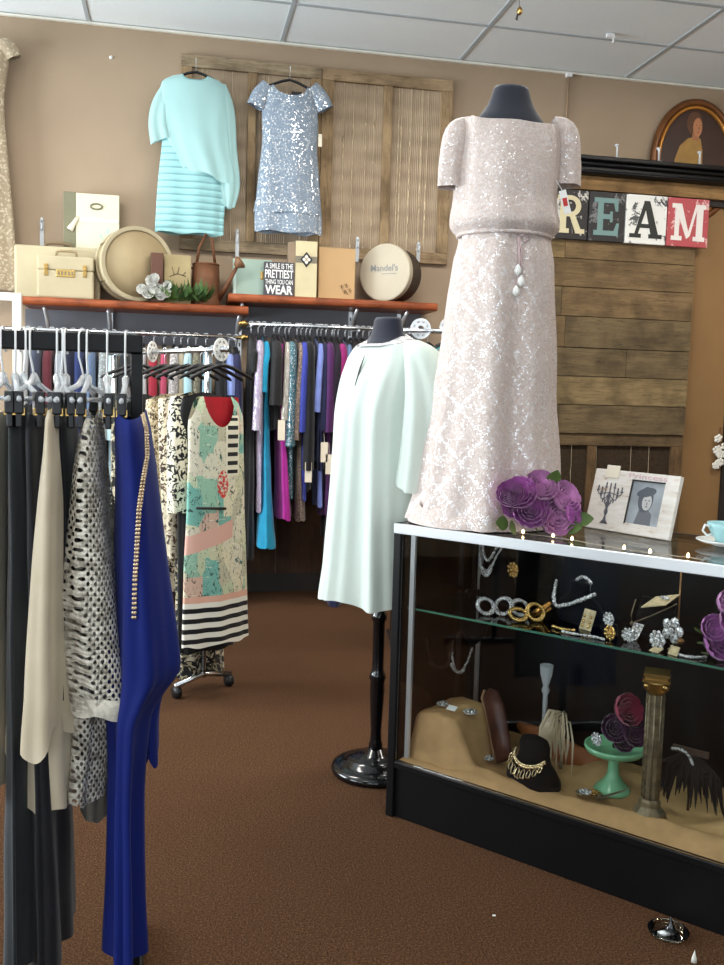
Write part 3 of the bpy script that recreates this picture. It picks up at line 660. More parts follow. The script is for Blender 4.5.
# watering can
p = at(206, 292, 6.0); r = thing('watering_can', 'rusty brown metal watering can with long spout', 'watering can', (p.x, 6.075, ZL+.001), radians(0))
_, w_, h_ = px_box(191, 263, 222, 296, 6.0, ZL); w_ = w_/2
b = MB(); b.lathe([(w_*1.02, 0), (w_*1.02, .012), (w_*.98, .016), (w_*.92, h_*.55), (w_*.86, h_), (w_*.80, h_), (w_*.86, h_*.5), (w_*.9, .02), (.001, .018)], n=28); b.build('can_body', M['rust'], r)
b = MB(); b.lathe([(w_*.87, 0), (w_*.90, .004), (w_*.87, .012)], (0, 0, h_*.97), 28); b.build('rim', M['rust'], r)
b = MB(); b.tube([(w_*.7, -.02, h_*.12), (w_*1.3, -.07, h_*.45), (w_*1.95, -.115, h_*.92)], [.02, .015, .011], 10); b.build('spout', M['rust'], r)
b = MB(); ax = Vector((.55, -.1, .45)).normalized(); Mr = Vector((0,0,1)).rotation_difference(ax).to_matrix(); b.lathe([(.012, -.03), (.042, .01), (.044, .018), (.03, .028), (.001, .031)], (w_*2.05, -.12, h_*1.0), 18, M=Mr); b.build('spout_rose', plain('rusty_rose', S(128,92,64), .55, .3, .5, .3, 40), r)
b = MB(); b.tube([(-w_*.62, 0, h_*.95), (-w_*.45, 0, h_*1.4), (0, 0, h_*1.72), (w_*.35, 0, h_*1.62), (w_*.62, 0, h_*.96)], [.010, .009, .011, .011, .009], 8, flat=.6); b.build('top_handle', M['rust'], r)
b = MB(); b.tube([(-w_*.85, 0, h_*.9), (-w_*1.5, 0, h_*.85), (-w_*1.55, 0, h_*.35), (-w_*.95, 0, h_*.2)], .007, 8); b.build('back_handle', M['rust'], r)
# right shelf: mint book, slogan sign, gold box, tan box, hat box
cx, w_, h_ = px_box(233, 259, 272, 293, 6.02, ZR+.002)
r = thing('book', 'pale mint green book standing at left end of the right shelf', 'book', (cx, 6.04, ZR+.001))
b = MB(); b.box((-w_/2, -.016, 0), (w_/2, .02, h_)); b.build('cover', plain('mint_cloth', S(158,180,168), .6, 0, .3, .06, 10), r, bevel=.003)
b = MB(); b.box((w_/2-.075, -.019, h_*.45), (w_/2-.035, -.0158, h_*.68)); b.build('gilt_label', M['gold'], r, bevel=.001)
b = MB(); b.box((-w_/2+.006, -.0165, .004), (-w_/2+.02, -.0155, h_-.004)); b.build('spine_groove', plain('mint_groove', S(196,214,204), .6), r)
cx, w_, h_ = px_box(264, 262, 294, 294, 5.97, ZR+.002)
r = thing('slogan_sign', 'small dark grey box sign with white slogan about a smile', 'sign', (cx, 5.985, ZR+.001))
b = MB(); b.box((-w_/2, -.018, 0), (w_/2, .018, h_)); b.build('sign_board', plain('slate_board', S(66,66,72), .6), r, bevel=.003)
for txt, f0, f1, wf, of in (('A SMILE IS THE', .80, .96, .92, .012), ('PRETTIEST', .52, .77, .94, .02), ('THING YOU CAN', .34, .48, .92, .012), ('WEAR', .04, .31, .92, .03)):
    b = MB(); add_text(b, txt, (0, -.0188, h_*(f0+f1)/2), (1,0,0), (0,0,1), h_*(f1-f0), w_*wf, of); b.build('lettering', M['whitepaper'], r)
cx, w_, h_ = px_box(295.5, 241, 317, 295, 5.97, ZR+.002)
r = thing('gift_box', 'tall gold cream box with dark diamond emblem band', 'box', (cx, 6.0, ZR+.001))
b = MB(); b.box((-w_/2, -.03, 0), (w_/2, .03, h_)); b.build('box_body', plain('pale_gold_paper', S(206,194,156), .42, .15, .5, .1, 6), r, bevel=.002)
b = MB(); b.box((-w_/2-.047, -.024, 0), (-w_/2-.0005, .03, h_-.008)); b.build('brown_spine', plain('taupe_spine', S(140,120,98), .6), r, bevel=.002)
b = MB(); b.box((-w_/2, -.0315, h_*.61), (w_/2, -.0295, h_*.73)); b.build('band', plain('grey_band', S(120,112,96), .5), r)
b = MB(); q_ = .05
b.prism([(-q_*.8, 0), (0, -q_), (q_*.8, 0), (0, q_)], (0, -.0312, h_*.67), (1,0,0), (0,0,1), (0, -.003, 0), 0); b.prism([(-q_*.5, 0), (0, -q_*.66), (q_*.5, 0), (0, q_*.66)], (0, -.0338, h_*.67), (1,0,0), (0,0,1), (0, -.002, 0), 1)
for k in range(4): b.ball((.016*cos(pi/2*k), -.0365, h_*.67+.018*sin(pi/2*k)), .010, 8, 2, (1, .3, 1))
b.build('diamond_emblem', [M['ink'], M['beigebook'], M['whitepaper']], r)
cx, w_, h_ = px_box(318.5, 248, 355, 296, 6.0, ZR+.002)
r = thing('box', 'plain tan cardboard box with small flower stamp', 'box', (cx, 6.03, ZR+.001))
b = MB(); b.box((-w_/2, -.035, 0), (w_/2, .04, h_)); b.build('box_body', plain('kraft_card', S(190,156,114), .75, 0, .2, .05, 4), r, bevel=.003)
b = MB()
for k, (x, z) in enumerate(((.0, .0), (.03, .01), (.055, -.02), (.02, -.03))):
    for j in range(5): a = 2*pi*j/5; b.tube([(w_*.14+x, -.036, h_*.24+z), (w_*.14+x+.009*cos(a), -.036, h_*.24+z+.016*sin(a)), (w_*.14+x+.016*cos(a+.4), -.036, h_*.24+z+.010*sin(a+.4))], .0016, 5)
b.tube([(w_*.14+.02, -.036, h_*.2), (w_*.14+.045, -.036, h_*.09)], .002, 5); b.build('flower_stamp', plain('stamp_brown', S(104,78,58), .7), r)
fr = at(382, 271, 5.985); R0 = .183
r = thing('hat_box', 'round hat box lying on edge with pale lid and dark sides', 'hat box', (fr.x+.085, 6.075, ZR+R0+.007), radians(-40))
b = MB(); b.lathe([(.001, -.095), (R0*.975, -.095), (R0*.975, .08), (.001, .08)], n=44, M=RX, smooth=False); b.build('side', plain('dark_leatherette', S(66,56,48), .55, 0, .4, .2, 10), r, bevel=.004)
b = MB(); b.lathe([(R0*.98, .055), (R0+.005, .055), (R0+.005, .10), (R0*.985, .105), (.001, .106)], n=44, M=RX, smooth=False); lid = b.build('lid', plain('pale_taupe_card', S(184,174,154), .65, 0, .3, .05, 5), r, bevel=.003)
b = MB(); add_text(b, "Mandel's", (.0, -.1068, .03), (1,0,0), (0,0,1), .045, .20, .01); b.box((-.02, -.1073, -.012), (.09, -.1062, -.008)); b.build('lid_lettering', plain('grey_print', S(132,132,134), .7), lid)
# ================================================================== HANGERS
def hanger_mesh():
    h = MB(); h.tube([(-.165, 0, -.082), (-.155, 0, -.074), (-.05, 0, -.030), (0, 0, -.018), (.05, 0, -.030), (.155, 0, -.074), (.165, 0, -.082)], [.004, .008, .009, .009, .009, .008, .004], 8, flat=1.4)
    return h
def hook_mesh(rad=.0135):
    # a crook that sits over a rail whose centre is local z=+.045-ish above the origin
    q = MB(); q.tube([(0, 0, -.02), (0, 0, .03)]+[(0, rad*1.25*sin(a)-.0, .045+rad*1.25*(-cos(a))) for a in [pi*k/10 for k in range(0, 14)]][0:0]+[(0, -rad*1.3*sin(pi*k/9+pi*0), .048-rad*1.3*cos(pi*k/9)) for k in range(1, 13)], .0019, 6)
    return q
_hm = {}
def hanger(loc, rz, label, mm='black', group=None, hookm='silver'):
    """loc = centre of the rail the hook goes over, rz: direction of the hanger's arms from world X"""
    key = (mm, hookm)
    if key not in _hm:
        r = hanger_mesh().build('clothes_hanger', M[mm]); hk = hook_mesh().build('hook', M[hookm], r); _hm[key] = (r.data, hk.data)
    else:
        r = bpy.data.objects.new('clothes_hanger', _hm[key][0]); COL.objects.link(r); hk = bpy.data.objects.new('hook', _hm[key][1]); COL.objects.link(hk); hk.parent = r
    r.location = (loc[0], loc[1], loc[2]-.048); r.rotation_euler = (0, 0, rz); return tag(r, label, 'clothes hanger', group)

# ================================================================== THE TWO DRESSES HUNG ON THE WALL FRAME
YD = 6.115
t = NT('aqua_pleat'); xyz = t.sep(); a_ = t.math('SINE', t.math('MULTIPLY', xyz[2], 150)); st = t.math('LESS_THAN', a_, -.72)
t.set(color=t.mix(st, S(152,204,208), S(116,168,174)), rough=.65, sheen=.3); t.bump(a_, .5, .006); M['aqua'] = t.m
t = NT('aqua_chiffon'); t.set(color=S(174,216,216), rough=.7, sheen=.3, alpha=.78); M['aquachiffon'] = t.m
def wall_dress(name, label, rows, hb, mats, shoulder, neck, folds, loc_y=YD, seed=1, armhole=0, n=72):
    pr = pxprof(loc_y, rows, hb); ox = pr[0][3]; zt = pr[0][0]
    pr = [(z-zt, a, b_, c-ox, d) for z, a, b_, c, d in pr]
    b = MB(); cloth(b, pr, (0, 0), (1, 0), shoulder, neck, folds, n=n, m=48, seed=seed, armhole=armhole)
    return tag(b.build(name, mats, loc=(ox, loc_y, zt)), label, 'dress'), ox, zt
ad, ox, zt = wall_dress('dress', 'aqua sheath dress with pleated skirt and chiffon overlay hung on wall frame', [(73, 178, 212, .012), (84, 168, 222), (100, 165, 226), (125, 163, 228), (150, 161, 227), (175, 158, 225), (200, 156, 224), (234, 154, 222)], .045, M['aqua'], .03, (.62, .05, .035), ((5, .006, 0), (9, .004, 1)), armhole=.05)
def P_(px, py, Y=YD): q = at(px, py, Y); return (q.x-ox, q.y-YD, q.z-zt)
pr = pxprof(YD, [(74, 177, 214, .022), (84, 162, 226, .052), (110, 158, 231, .06), (130, 162, 231, .062), (150, 168, 232, .062), (172, 178, 235, .06), (178, 184, 235, .06)], .06)
b = MB(); cloth(b, [(z-zt, a, c, d-ox, 0) for z, a, c, d, e in pr], (0,0), (1,0), .03, (.60, .055, .03), ((6, .006, .4), (11, .004, 2)), hem=.012, n=72, m=30, hemtilt=-.045, seed=4); b.build('chiffon_overlay', M['aquachiffon'], ad)
b = MB(); sleeve(b, [P_(170, 86), P_(163, 104), P_(160, 122), P_(163, 140)], [.045, .068, .075, .078], flat=.5, folds=((5, .009, 0), (8, .005, 1)), hang=.02, seed=2); b.build('sleeve', M['aquachiffon'], ad)
b = MB(); sleeve(b, [P_(219, 86), P_(225, 110), P_(228, 150), P_(230, 184), P_(229, 206)], [.045, .06, .055, .06, .03], flat=.5, folds=((5, .008, 1), (8, .005, 0)), hang=.02, seed=5); b.build('sleeve', M['aquachiffon'], ad)
b = MB(); q = P_(196, 94); b.box((q[0]-.018, .0, q[2]-.02), (q[0]+.018, .004, q[2]+.016)); b.build('neck_label', M['ink'], ad)
bd, ox2, zt2 = wall_dress('dress', 'dusty blue sequined short sleeve dress hung on wall frame', [(84, 268, 312, .012), (92, 264, 316), (104, 263, 317), (120, 262, 318), (145, 262, 317), (170, 259, 318), (205, 255, 320), (218, 254, 321), (233, 254, 321)], .055, sequin('blue_sequin', S(112,128,146), S(142,158,174), 150, .87), .03, (.70, .085, .06), ((5, .006, 2), (8, .004, 1)), seed=6, armhole=.05)
ox, zt = ox2, zt2
def P2(px, py): q = at(px, py, YD); return (q.x-ox2, q.y-YD, q.z-zt2)
for path in ([(269, 87), (261, 96), (256, 107)], [(311, 88), (319, 98), (325, 110)]):
    b = MB(); sleeve(b, [P2(*p) for p in path], [.055, .062, .06], flat=.6, folds=((5, .004, 0),), seed=3, m=12); b.build('sleeve', bd.data.materials[0], bd)
pr = pxprof(YD, [(203, 255, 320, .056), (214, 253.5, 321.5, .064)], .06)
b = MB(); cloth(b, [(z-zt2, a, c, d-ox2, 0) for z, a, c, d, e in pr], (0,0), (1,0), 0, None, ((14, .003, 0),), hem=.004, n=72, m=8, seed=9); b.build('flounce', bd.data.materials[0], bd)
q = P2(297, 93); b = MB(); b.box((q[0]-.035, .0, q[2]-.012), (q[0]+.035, .004, q[2]+.008)); b.build('neck_label', M['ink'], bd)
q = P2(319.5, 140); b = MB(); b.box((q[0]-.012, -.03, q[2]-.05), (q[0]+.012, -.028, q[2]+.03)); b.build('price_tag', M['paper'], bd)
for px, py, dy, lb in ((196, 69, 1, 'black hanger holding the aqua dress on the wall frame'), (290, 77, 1, 'black hanger holding the blue sequined dress on the wall frame')):
    p = at(px, py, YD); h = hanger((p.x, YD, p.z+.048), 0, lb)
# nails carrying the two hangers
for px, py, lb in ((196, 64, 'nail in the wooden frame holding the aqua dress hanger'), (290, 72, 'nail in the wooden frame holding the blue dress hanger')):
    pass
# lace dress at the left edge of the picture
M['beigelace'] = lace('beige_lace', S(206,192,168), S(160,144,120), 60)
b = MB(); pr = pxprof(6.12, [(38, -46, 4, .02), (55, -50, 9), (72, -48, 7), (100, -50, 4), (170, -52, 9), (240, -56, 14), (288, -58, 16)], .06)
cloth(b, [(z-pr[0][0], a, c, d-pr[0][3], 0) for z, a, c, d, e in pr], (0,0), (1,0), .04, (.5, .06, .04), ((5, .01, 0), (9, .006, 1)), seed=2)
d_ = tag(b.build('dress', M['beigelace'], loc=(pr[0][3], 6.12, pr[0][0])), 'long beige lace dress on the wall at the left edge of photo', 'dress')
q = at(7, 48, 6.11); b = MB(); sleeve(b, [(q.x-pr[0][3]-.05, 0, q.z-pr[0][0]+.02), (q.x-pr[0][3], 0, q.z-pr[0][0]-.01), (q.x-pr[0][3]+.03, 0, q.z-pr[0][0]-.06)], [.05, .06, .055], flat=.6, m=8); b.build('sleeve', M['beigelace'], d_)
h = hanger((pr[0][3], 6.12, pr[0][0]+.07), 0, 'black hanger of the beige lace dress at the left edge')

# ================================================================== GARMENTS ON THE WALL RAILS (edge-on)
C_ = {}
def cm(key, rgb, kind='cloth'):
    if key not in C_:
        if kind == 'cloth': C_[key] = cloth_m(key, S(*rgb))
        elif kind == 'satin': C_[key] = satin(key, S(*rgb))
        elif kind == 'seq': C_[key] = sequin(key, S(*[int(v*.8) for v in rgb]), S(*rgb), 230, .84)
        elif kind == 'lace': C_[key] = lace(key, S(*rgb), S(*[int(v*.66) for v in rgb]), 90)
    return C_[key]
def rail_dress(px, hem, wt, wb, mm, label, cat, rz_rail, hook_label, sl=None, flare=0, tagy=None, top=None, ext=None, yrail=RY, ylen=.19, seed=None, slm=None, dx=0):
    """garment hanging edge-on: px = rail position, hem = image row of the hem, wt/wb = widths in px at the top / hem (front edge distance)"""
    seed = seed if seed is not None else int(px*7) % 97
    Yf = yrail-.1; p = at(px, 335, yrail); x = p.x; k_ = .0064; zt = rz_rail-.075
    zb = at(px, hem, Yf-.08).z; Lh = zt-zb; w0, w1 = wt*k_/2, wb*k_/2
    prof = [(0, ylen*.75, .012, 0, 0), (-.05, ylen*.98, max(.016, w0*.75), 0, 0), (-.16, ylen, w0, 0, 0), (-.45*Lh, ylen*.93, (w0*.6+w1*.4), 0, -dx*k_*.4), (-.8*Lh, ylen*(1+flare*.3), w1*(.95-.25*flare), 0, -dx*k_*.8), (-Lh, ylen*(1+flare*.6), w1, 0, -dx*k_)]
    b = MB(); cloth(b, prof, (0,0), (0,1), .055, None, ((4, .006, 0), (7, .005+.008*flare, 1), (11, .004, 2)), hem=.008, n=44, m=26, seed=seed, wr=.006)
    o = tag(b.build(cat[0], mm, loc=(x, yrail, zt)), label, cat[1])
    if sl:
        zs = at(px, sl, Yf-.1).z-zt; b = MB(); rd_ = random.Random(seed)
        sleeve(b, [(0, -ylen*.86, -.05), (rd_.uniform(-.006, .006), -ylen*1.08, -.12), (-.012*dx/4, -ylen*1.14, zs*.55), (-.02*dx/4, -ylen*1.12, zs)], [w0*.8, w0*1.05, w0*1.1, max(w0*1.15, .02)], n=20, flat=1.15, folds=((4, .003, seed), (7, .002, 1)), m=16, ref=(1,0,0)); b.build('sleeve', slm or mm, o)
    if tagy:
        zs = at(px, tagy, Yf-.12).z-zt; b = MB(); b.box((-.022, -ylen*1.28, zs-.075), (.022, -ylen*1.28+.0015, zs+.05)); b.tube([(0, -ylen*1.27, zs+.05), (0, -ylen*1.1, zs+.12)], .0012, 5); b.build('price_tag', M['paper'], o)
    sd = 'right' if rz_rail == RZR else 'left'; o['group'] = 'garments on the %s wall rail' % sd
    hanger((x, yrail, rz_rail), pi/2, hook_label, group='hangers on the %s wall rail' % sd)
    return o
DR = ('dress', 'dress'); GO = ('gown', 'gown'); TOP = ('blouse', 'top'); JK = ('jacket', 'jacket')
right = [
 (251, 560, 7, 11, cm('black_lace', (26,26,30), 'lace'), 'long black lace gown first at the left end of right rail', GO, dict(sl=372, dx=-1)),
 (258, 512, 8, 8, cm('lilac_lace', (178,160,190), 'seq'), 'lilac grey sequined lace dress next to the turquoise gown', DR, dict(sl=430, dx=3)),
 (264, 546, 6, 17, cm('turquoise', (24,142,180)), 'long turquoise gown with flared hem on right rail', GO, dict(sl=392, flare=1, dx=3)),
 (274, 430, 10, 10, cm('black_lace2', (34,31,34), 'lace'), 'short black lace top left of the magenta gown', TOP, dict(sl=405, dx=1)),
 (279, 518, 7, 14, cm('magenta', (152,30,128)), 'bright magenta gown with flared hem on right rail', GO, dict(sl=None, flare=.8, tagy=428, dx=6)),
 (285, 430, 6, 8, cm('silver_seq', (176,166,152), 'seq'), 'silver beige sequined top right of the magenta gown', TOP, dict(sl=420, dx=3)),
 (289, 498, 8, 10, cm('teal', (22,98,114), 'seq'), 'teal sequined dress right of the silver top', DR, dict(sl=446, dx=1)),
 (297, 521, 5, 9, cm('nude_lace', (176,152,136), 'lace'), 'nude lace dress left of the royal blue top', DR, dict(sl=440, dx=4)),
 (301, 500, 8, 8, cm('royal', (52,62,150)), 'royal blue dress with long sleeve on right rail', DR, dict(sl=432, dx=2)),
 (306, 490, 9, 10, cm('black', (16,16,20)), 'black cardigan with white tag right of royal blue dress', JK, dict(sl=470, tagy=470)),
 (310, 440, 5, 6, cm('greylace', (120,120,112), 'lace'), 'grey lace top beside the periwinkle dress', TOP, dict()),
 (317, 507, 6, 6, cm('periwinkle', (118,132,196)), 'periwinkle blue dress with short sleeve on right rail', DR, dict(sl=412, dx=4)),
 (321, 470, 6, 8, cm('navy', (24,26,60)), 'navy dress between periwinkle dress and purple dress', DR, dict(sl=430, tagy=450)),
 (326, 516, 9, 10, cm('purple', (74,30,84)), 'dark purple dress with long sleeve on right rail', DR, dict(sl=432, tagy=462, dx=1)),
 (332, 540, 8, 9, cm('blackplum', (30,20,36)), 'black plum dress right of the dark purple dress', DR, dict(sl=400)),
 (334, 622, 6, 15, cm('midnight', (20,22,58)), 'floor length midnight blue gown behind the white tunic dress', GO, dict(sl=None, dx=4)),
 (338, 480, 8, 9, cm('plum', (136,28,98)), 'raspberry pink dress beside the white tunic dress', DR, dict(sl=434, dx=2)),
 (345, 450, 6, 7, cm('denim', (94,116,150)), 'denim blue top just left of the white dress collar', TOP, dict(sl=385)),
 (351, 470, 6, 7, cm('blackb', (24,24,28)), 'black dress hanging behind the white dress shoulder', DR, dict()),
 (357, 470, 6, 7, cm('wine', (80,26,44)), 'wine red dress hanging behind the white dress shoulder', DR, dict()),
 (363, 470, 6, 7, cm('slate', (52,58,70)), 'slate grey dress hanging behind the navy dress form neck', DR, dict()),
]
for px, hem, wt, wb, mm, lab, cat, kw in right:
    rail_dress(px, hem, wt, wb, mm, lab, cat, RZR, 'black hanger with silver hook of the '+' '.join(lab.split()[:9]), **kw)
for k, px in enumerate((369, 374, 379, 384)):
    p = at(px, 335, RY); hanger((p.x, RY, RZR), pi/2+.1*(k-2), 'empty black hanger on right rail behind the navy form neck', group='empty hangers behind the navy form neck')
left = [
 (28, 560, 8, 9, cm('lwhite', (206,208,212)), 'white blouse on left wall rail above the black near rack end', TOP, dict(sl=430)),
 (40, 560, 9, 10, cm('lslate', (60,66,84)), 'slate blue jacket on left wall rail', JK, dict(sl=470)),
 (52, 560, 8, 9, cm('lburg', (96,40,50)), 'burgundy top on the left wall rail', TOP, dict(sl=440)),
 (64, 560, 8, 9, cm('lgrey', (150,156,166)), 'light grey top between burgundy and navy tops on left rail', TOP, dict(sl=440)),
 (73, 570, 10, 11, cm('lnavy', (22,26,48)), 'dark navy jacket on the left wall rail', JK, dict(sl=480)),
 (82, 570, 8, 9, cm('lblue', (44,58,108)), 'mid blue jacket beside the dark navy jacket', JK, dict(sl=470)),
 (94, 560, 8, 9, cm('lsteel', (90,110,140)), 'steel blue top on the left wall rail', TOP, dict(sl=440)),
 (105, 540, 8, 9, cm('lpearl', (196,206,208), 'lace'), 'pearl lace top on left rail by the white size disc', TOP, dict(sl=440)),
 (114, 540, 8, 9, cm('lice', (178,204,210)), 'ice blue top on the left wall rail', TOP, dict(sl=440)),
 (126, 540, 9, 9, cm('lblk', (20,22,28)), 'black top on left wall rail behind the rack post', TOP, dict(sl=440)),
 (143, 540, 9, 9, cm('lsilver', (190,196,200)), 'silver grey top right of the rack post on left rail', TOP, dict(sl=440)),
 (154, 540, 8, 9, cm('lred', (150,36,54)), 'deep red top on the left wall rail', TOP, dict(sl=440)),
 (164, 540, 6, 8, cm('lrose', (170,70,96)), 'rose pink top right of the deep red top', TOP, dict(sl=440)),
 (174, 540, 9, 9, cm('lpale', (212,206,204), 'lace'), 'pale lace top in the middle of left wall rail', TOP, dict(sl=440)),
 (181, 540, 6, 8, cm('lsand', (160,150,130)), 'sand coloured top between pale lace and sky blue tops', TOP, dict(sl=440)),
 (188, 540, 8, 9, cm('lsky', (160,196,208)), 'sky blue top on the left wall rail', TOP, dict(sl=440)),
 (196, 540, 7, 8, cm('ltaupe', (150,146,124), 'lace'), 'taupe lace top right of the sky blue top', TOP, dict(sl=440)),
 (206, 540, 8, 9, cm('laqua', (142,180,196)), 'aqua grey top behind the white size disc of the printed dresses', TOP, dict(sl=440)),
 (220, 540, 9, 9, cm('lblack', (18,18,24)), 'black top on left rail behind printed dress hanger', TOP, dict(sl=440)),
 (229, 460, 8, 9, cm('lperi', (126,142,200)), 'periwinkle top near the right end of left wall rail', TOP, dict(sl=395, dx=-2)),
 (236, 560, 8, 9, cm('lnvy', (28,30,66)), 'navy dress last at the right end of left rail', DR, dict(sl=420, dx=-1)),
]
for px, hem, wt, wb, mm, lab, cat, kw in left:
    rail_dress(px, hem, wt, wb, mm, lab, cat, RZL, 'black hanger with silver hook of the '+' '.join(lab.split()[:9]), **kw)
# ================================================================== MIDDLE RACK (runs back and to the left)
rdir = Vector((-.53, .85, 0)).normalized(); rA = Vector((rdir.y, -rdir.x, 0)); R0_ = Vector((.205, 4.0, 0)); ZM = 1.545
angA = atan2(rA.y, rA.x)
r = thing('clothes_rack', 'chrome clothes rack carrying the printed dresses with white size discs', 'clothes rack', (R0_.x, R0_.y, 0), atan2(rdir.y, rdir.x))
b = MB(); b.cyl((-.02, 0, ZM), (1.05, 0, ZM), .0125, n=12); b.build('rail', M['chrome'], r)
for x in (.14, .98):
    b = MB(); b.cyl((x, 0, .07), (x, 0, ZM-.012), .0125, n=12); b.build('post', M['chrome'], r)
    b = MB(); b.tube([(x, -.15, .055), (x, 0, .085), (x, .15, .055)], .0125, 10); b.build('foot', M['chrome'], r)
    for s in (-1, 1):
        b = MB(); b.lathe([(.001, -.012), (.027, -.012), (.027, .012), (.001, .012)], (x, s*.14, .0275), 14, M=Matrix.Rotation(pi/2, 3, 'X')); b.build('caster', M['black'], r)
b = MB(); b.cyl((.14, 0, .3), (.98, 0, .3), .009, n=10); b.build('lower_bar', M['chrome'], r)
def rackpt(s, z=ZM): p = R0_+rdir*s; return Vector((p.x, p.y, z))
# size discs
M['disc'] = plain('white_disc', S(232,232,228), .5, 0, .4, .02)
def size_disc(p, rz, rad, label, mm='disc'):
    r = thing('size_disc', label, 'size divider', p, rz)
    b = MB(); n = 40; ri = rad*.30; ro = rad
    vs = []
    for y in (-.0015, .0015):
        for q in (ri, ro): vs += [(q*cos(2*pi*k/n), y, q*sin(2*pi*k/n)) for k in range(n)]
    fs = []
    for k in range(n):
        j = (k+1) % n; fs += [(k, j, n+j, n+k), (2*n+k, 3*n+k, 3*n+j, 2*n+j), (n+k, n+j, 3*n+j, 3*n+k), (k, 2*n+k, 2*n+j, j)]
    b.add(vs, fs); b.build('disc', M[mm], r)
    b = MB()
    for k in range(8):
        a = pi/8+k*pi/4; rr = rad*.68; add_text(b, '16' if k % 2 else '14', (rr*cos(a), -.002, rr*sin(a)), (-sin(a+pi) , 0, cos(a+pi)), (cos(a), 0, sin(a)), rad*.2)
    b.build('size_lettering', M['ink'], r)
    return r
size_disc(rackpt(.03), angA+.25, .05, 'white round size disc above the colourful printed dress')
size_disc(rackpt(.60), angA+.55, .05, 'white round size disc at the left, farther back on the middle rack')
# printed dress
t = NT('collage_print'); xyz = t.sep(); x_, z_ = xyz[0], xyz[2]
cols = [S(222,214,184), S(206,204,170), S(196,206,172), S(214,206,184), S(150,190,166), S(218,210,188), S(212,178,158), S(190,186,160), S(120,178,164), S(220,214,190)]
v = t.n('ShaderNodeTexVoronoi', feature='F1', distance='CHEBYCHEV', i={'Vector': t.scaled((15, 2, 8)), 'Scale': 1.0}); sc = t.n('ShaderNodeSeparateColor'); t.l(v.outputs['Color'], sc.inputs[0])
cur = t.ramp(sc.outputs[0], [(i/len(cols), c) for i, c in enumerate(cols)], 'CONSTANT')
n1 = t.noise(26, 5, .75, t.scaled((1.6, 1, .8)), 2.2); cur = t.mix(t.math('MULTIPLY', t.ramp(n1, [(.575, B4), (.595, W4)]), .85), cur, S(26,30,28))
n2 = t.noise(15, 4, .7, t.scaled((1, 1, .5), loc=(4, 1, 2)), 1.5); cur = t.mix(t.ramp(n2, [(.61, B4), (.63, W4)]), cur, S(40,92,84))
n3 = t.noise(60, 3, .7, t.scaled((.25, 1, 2.5), loc=(1, 7, 2)), .6); cur = t.mix(t.ramp(n3, [(.64, B4), (.66, W4)]), cur, S(230,226,206))
def between(s, lo, hi): return t.math('MULTIPLY', t.math('GREATER_THAN', s, lo), t.math('LESS_THAN', s, hi))
# placed motifs: black bars at upper right, red flower, pink band, striped hem (local z from shoulder)
bars = t.math('MULTIPLY', t.math('MULTIPLY', between(x_, -.005, .055), between(z_, -.34, -.10)), t.math('GREATER_THAN', t.math('SINE', t.math('MULTIPLY', z_, 165)), .1)); cur = t.mix(t.math('MULTIPLY', between(x_, -.015, .062), between(z_, -.35, -.09)), cur, S(226,220,198)); cur = t.mix(bars, cur, S(24,24,24))
dd = t.math('ADD', t.math('POWER', t.math('MULTIPLY', t.math('ADD', x_, .028), 1.0), 2), t.math('POWER', t.math('MULTIPLY', t.math('ADD', z_, .385), .5), 2))
cur = t.mix(t.math('MULTIPLY', t.math('LESS_THAN', dd, .0009), t.ramp(t.noise(90, 3), [(.42, B4), (.5, W4)])), cur, S(206,60,58))
pk = t.math('MULTIPLY', t.math('LESS_THAN', x_, .03), between(t.math('ADD', z_, t.math('MULTIPLY', x_, -.3)), -.63, -.55)); cur = t.mix(pk, cur, S(220,172,156))
HEMZ = -.895
hm = t.math('LESS_THAN', z_, HEMZ); cur = t.mix(t.math('LESS_THAN', z_, HEMZ+.028), cur, S(222,172,150))
stp = t.math('GREATER_THAN', t.math('SINE', t.math('MULTIPLY', t.math('ADD', z_, -HEMZ), 142)), .1); cur = t.mix(hm, cur, S(232,228,214)); cur = t.mix(t.math('MULTIPLY', hm, stp), cur, S(20,18,20))
t.set(color=cur, rough=.7, sheen=.15, spec=.25); M['collage'] = t.m
def px_along(px, s): # local half etc
    return None
# dress silhouettes measured at Y=4.02, projected onto the hanger direction rA
def rack_dress(s, rows, hb, mm, label, cat, hlabel, shoulder=.03, neck=None, folds=((5,.006,0),(9,.004,1)), seed=1, armhole=0, n=64, hb_front=0):
    c = rackpt(s, 0); pr = []
    for rr in rows:
        y, xl, xr = rr[:3]; a = at(xl, y, c.y); e = at(xr, y, c.y); zt = (a.z+e.z)/2; mid = (a.x+e.x)/2; hw = (e.x-a.x)/2/abs(rA.x)*.95
        pr.append((zt, hw, rr[3] if len(rr) > 3 else hb, (mid-c.x)*rA.x, 0))
    z0 = pr[0][0]; pr = [(p[0]-z0,)+p[1:] for p in pr]
    b = MB(); cloth(b, pr, (0,0), (1,0), shoulder, neck, folds, n=n, m=44, seed=seed, armhole=armhole)
    o = tag(b.build(cat[0], mm, loc=(c.x, c.y, z0)), label, cat[1], 'dresses on the middle rack'); o.rotation_euler = (0, 0, angA)
    hanger(rackpt(s), angA, hlabel, group='hangers on the middle rack')
    return o, z0
pd_, z0p = rack_dress(.015, [(394, 190, 234, .012), (402, 187, 240, .03), (425, 184, 242), (455, 185, 243), (490, 183, 243), (530, 182, 244), (570, 180, 245), (610, 179, 246), (641, 178, 247)], .05, M['collage'], 'sleeveless collage print dress with black and white striped hem facing front', DR, 'black hanger of the collage print dress with striped hem', .02, (.62, .14, .03), seed=3, armhole=.09)
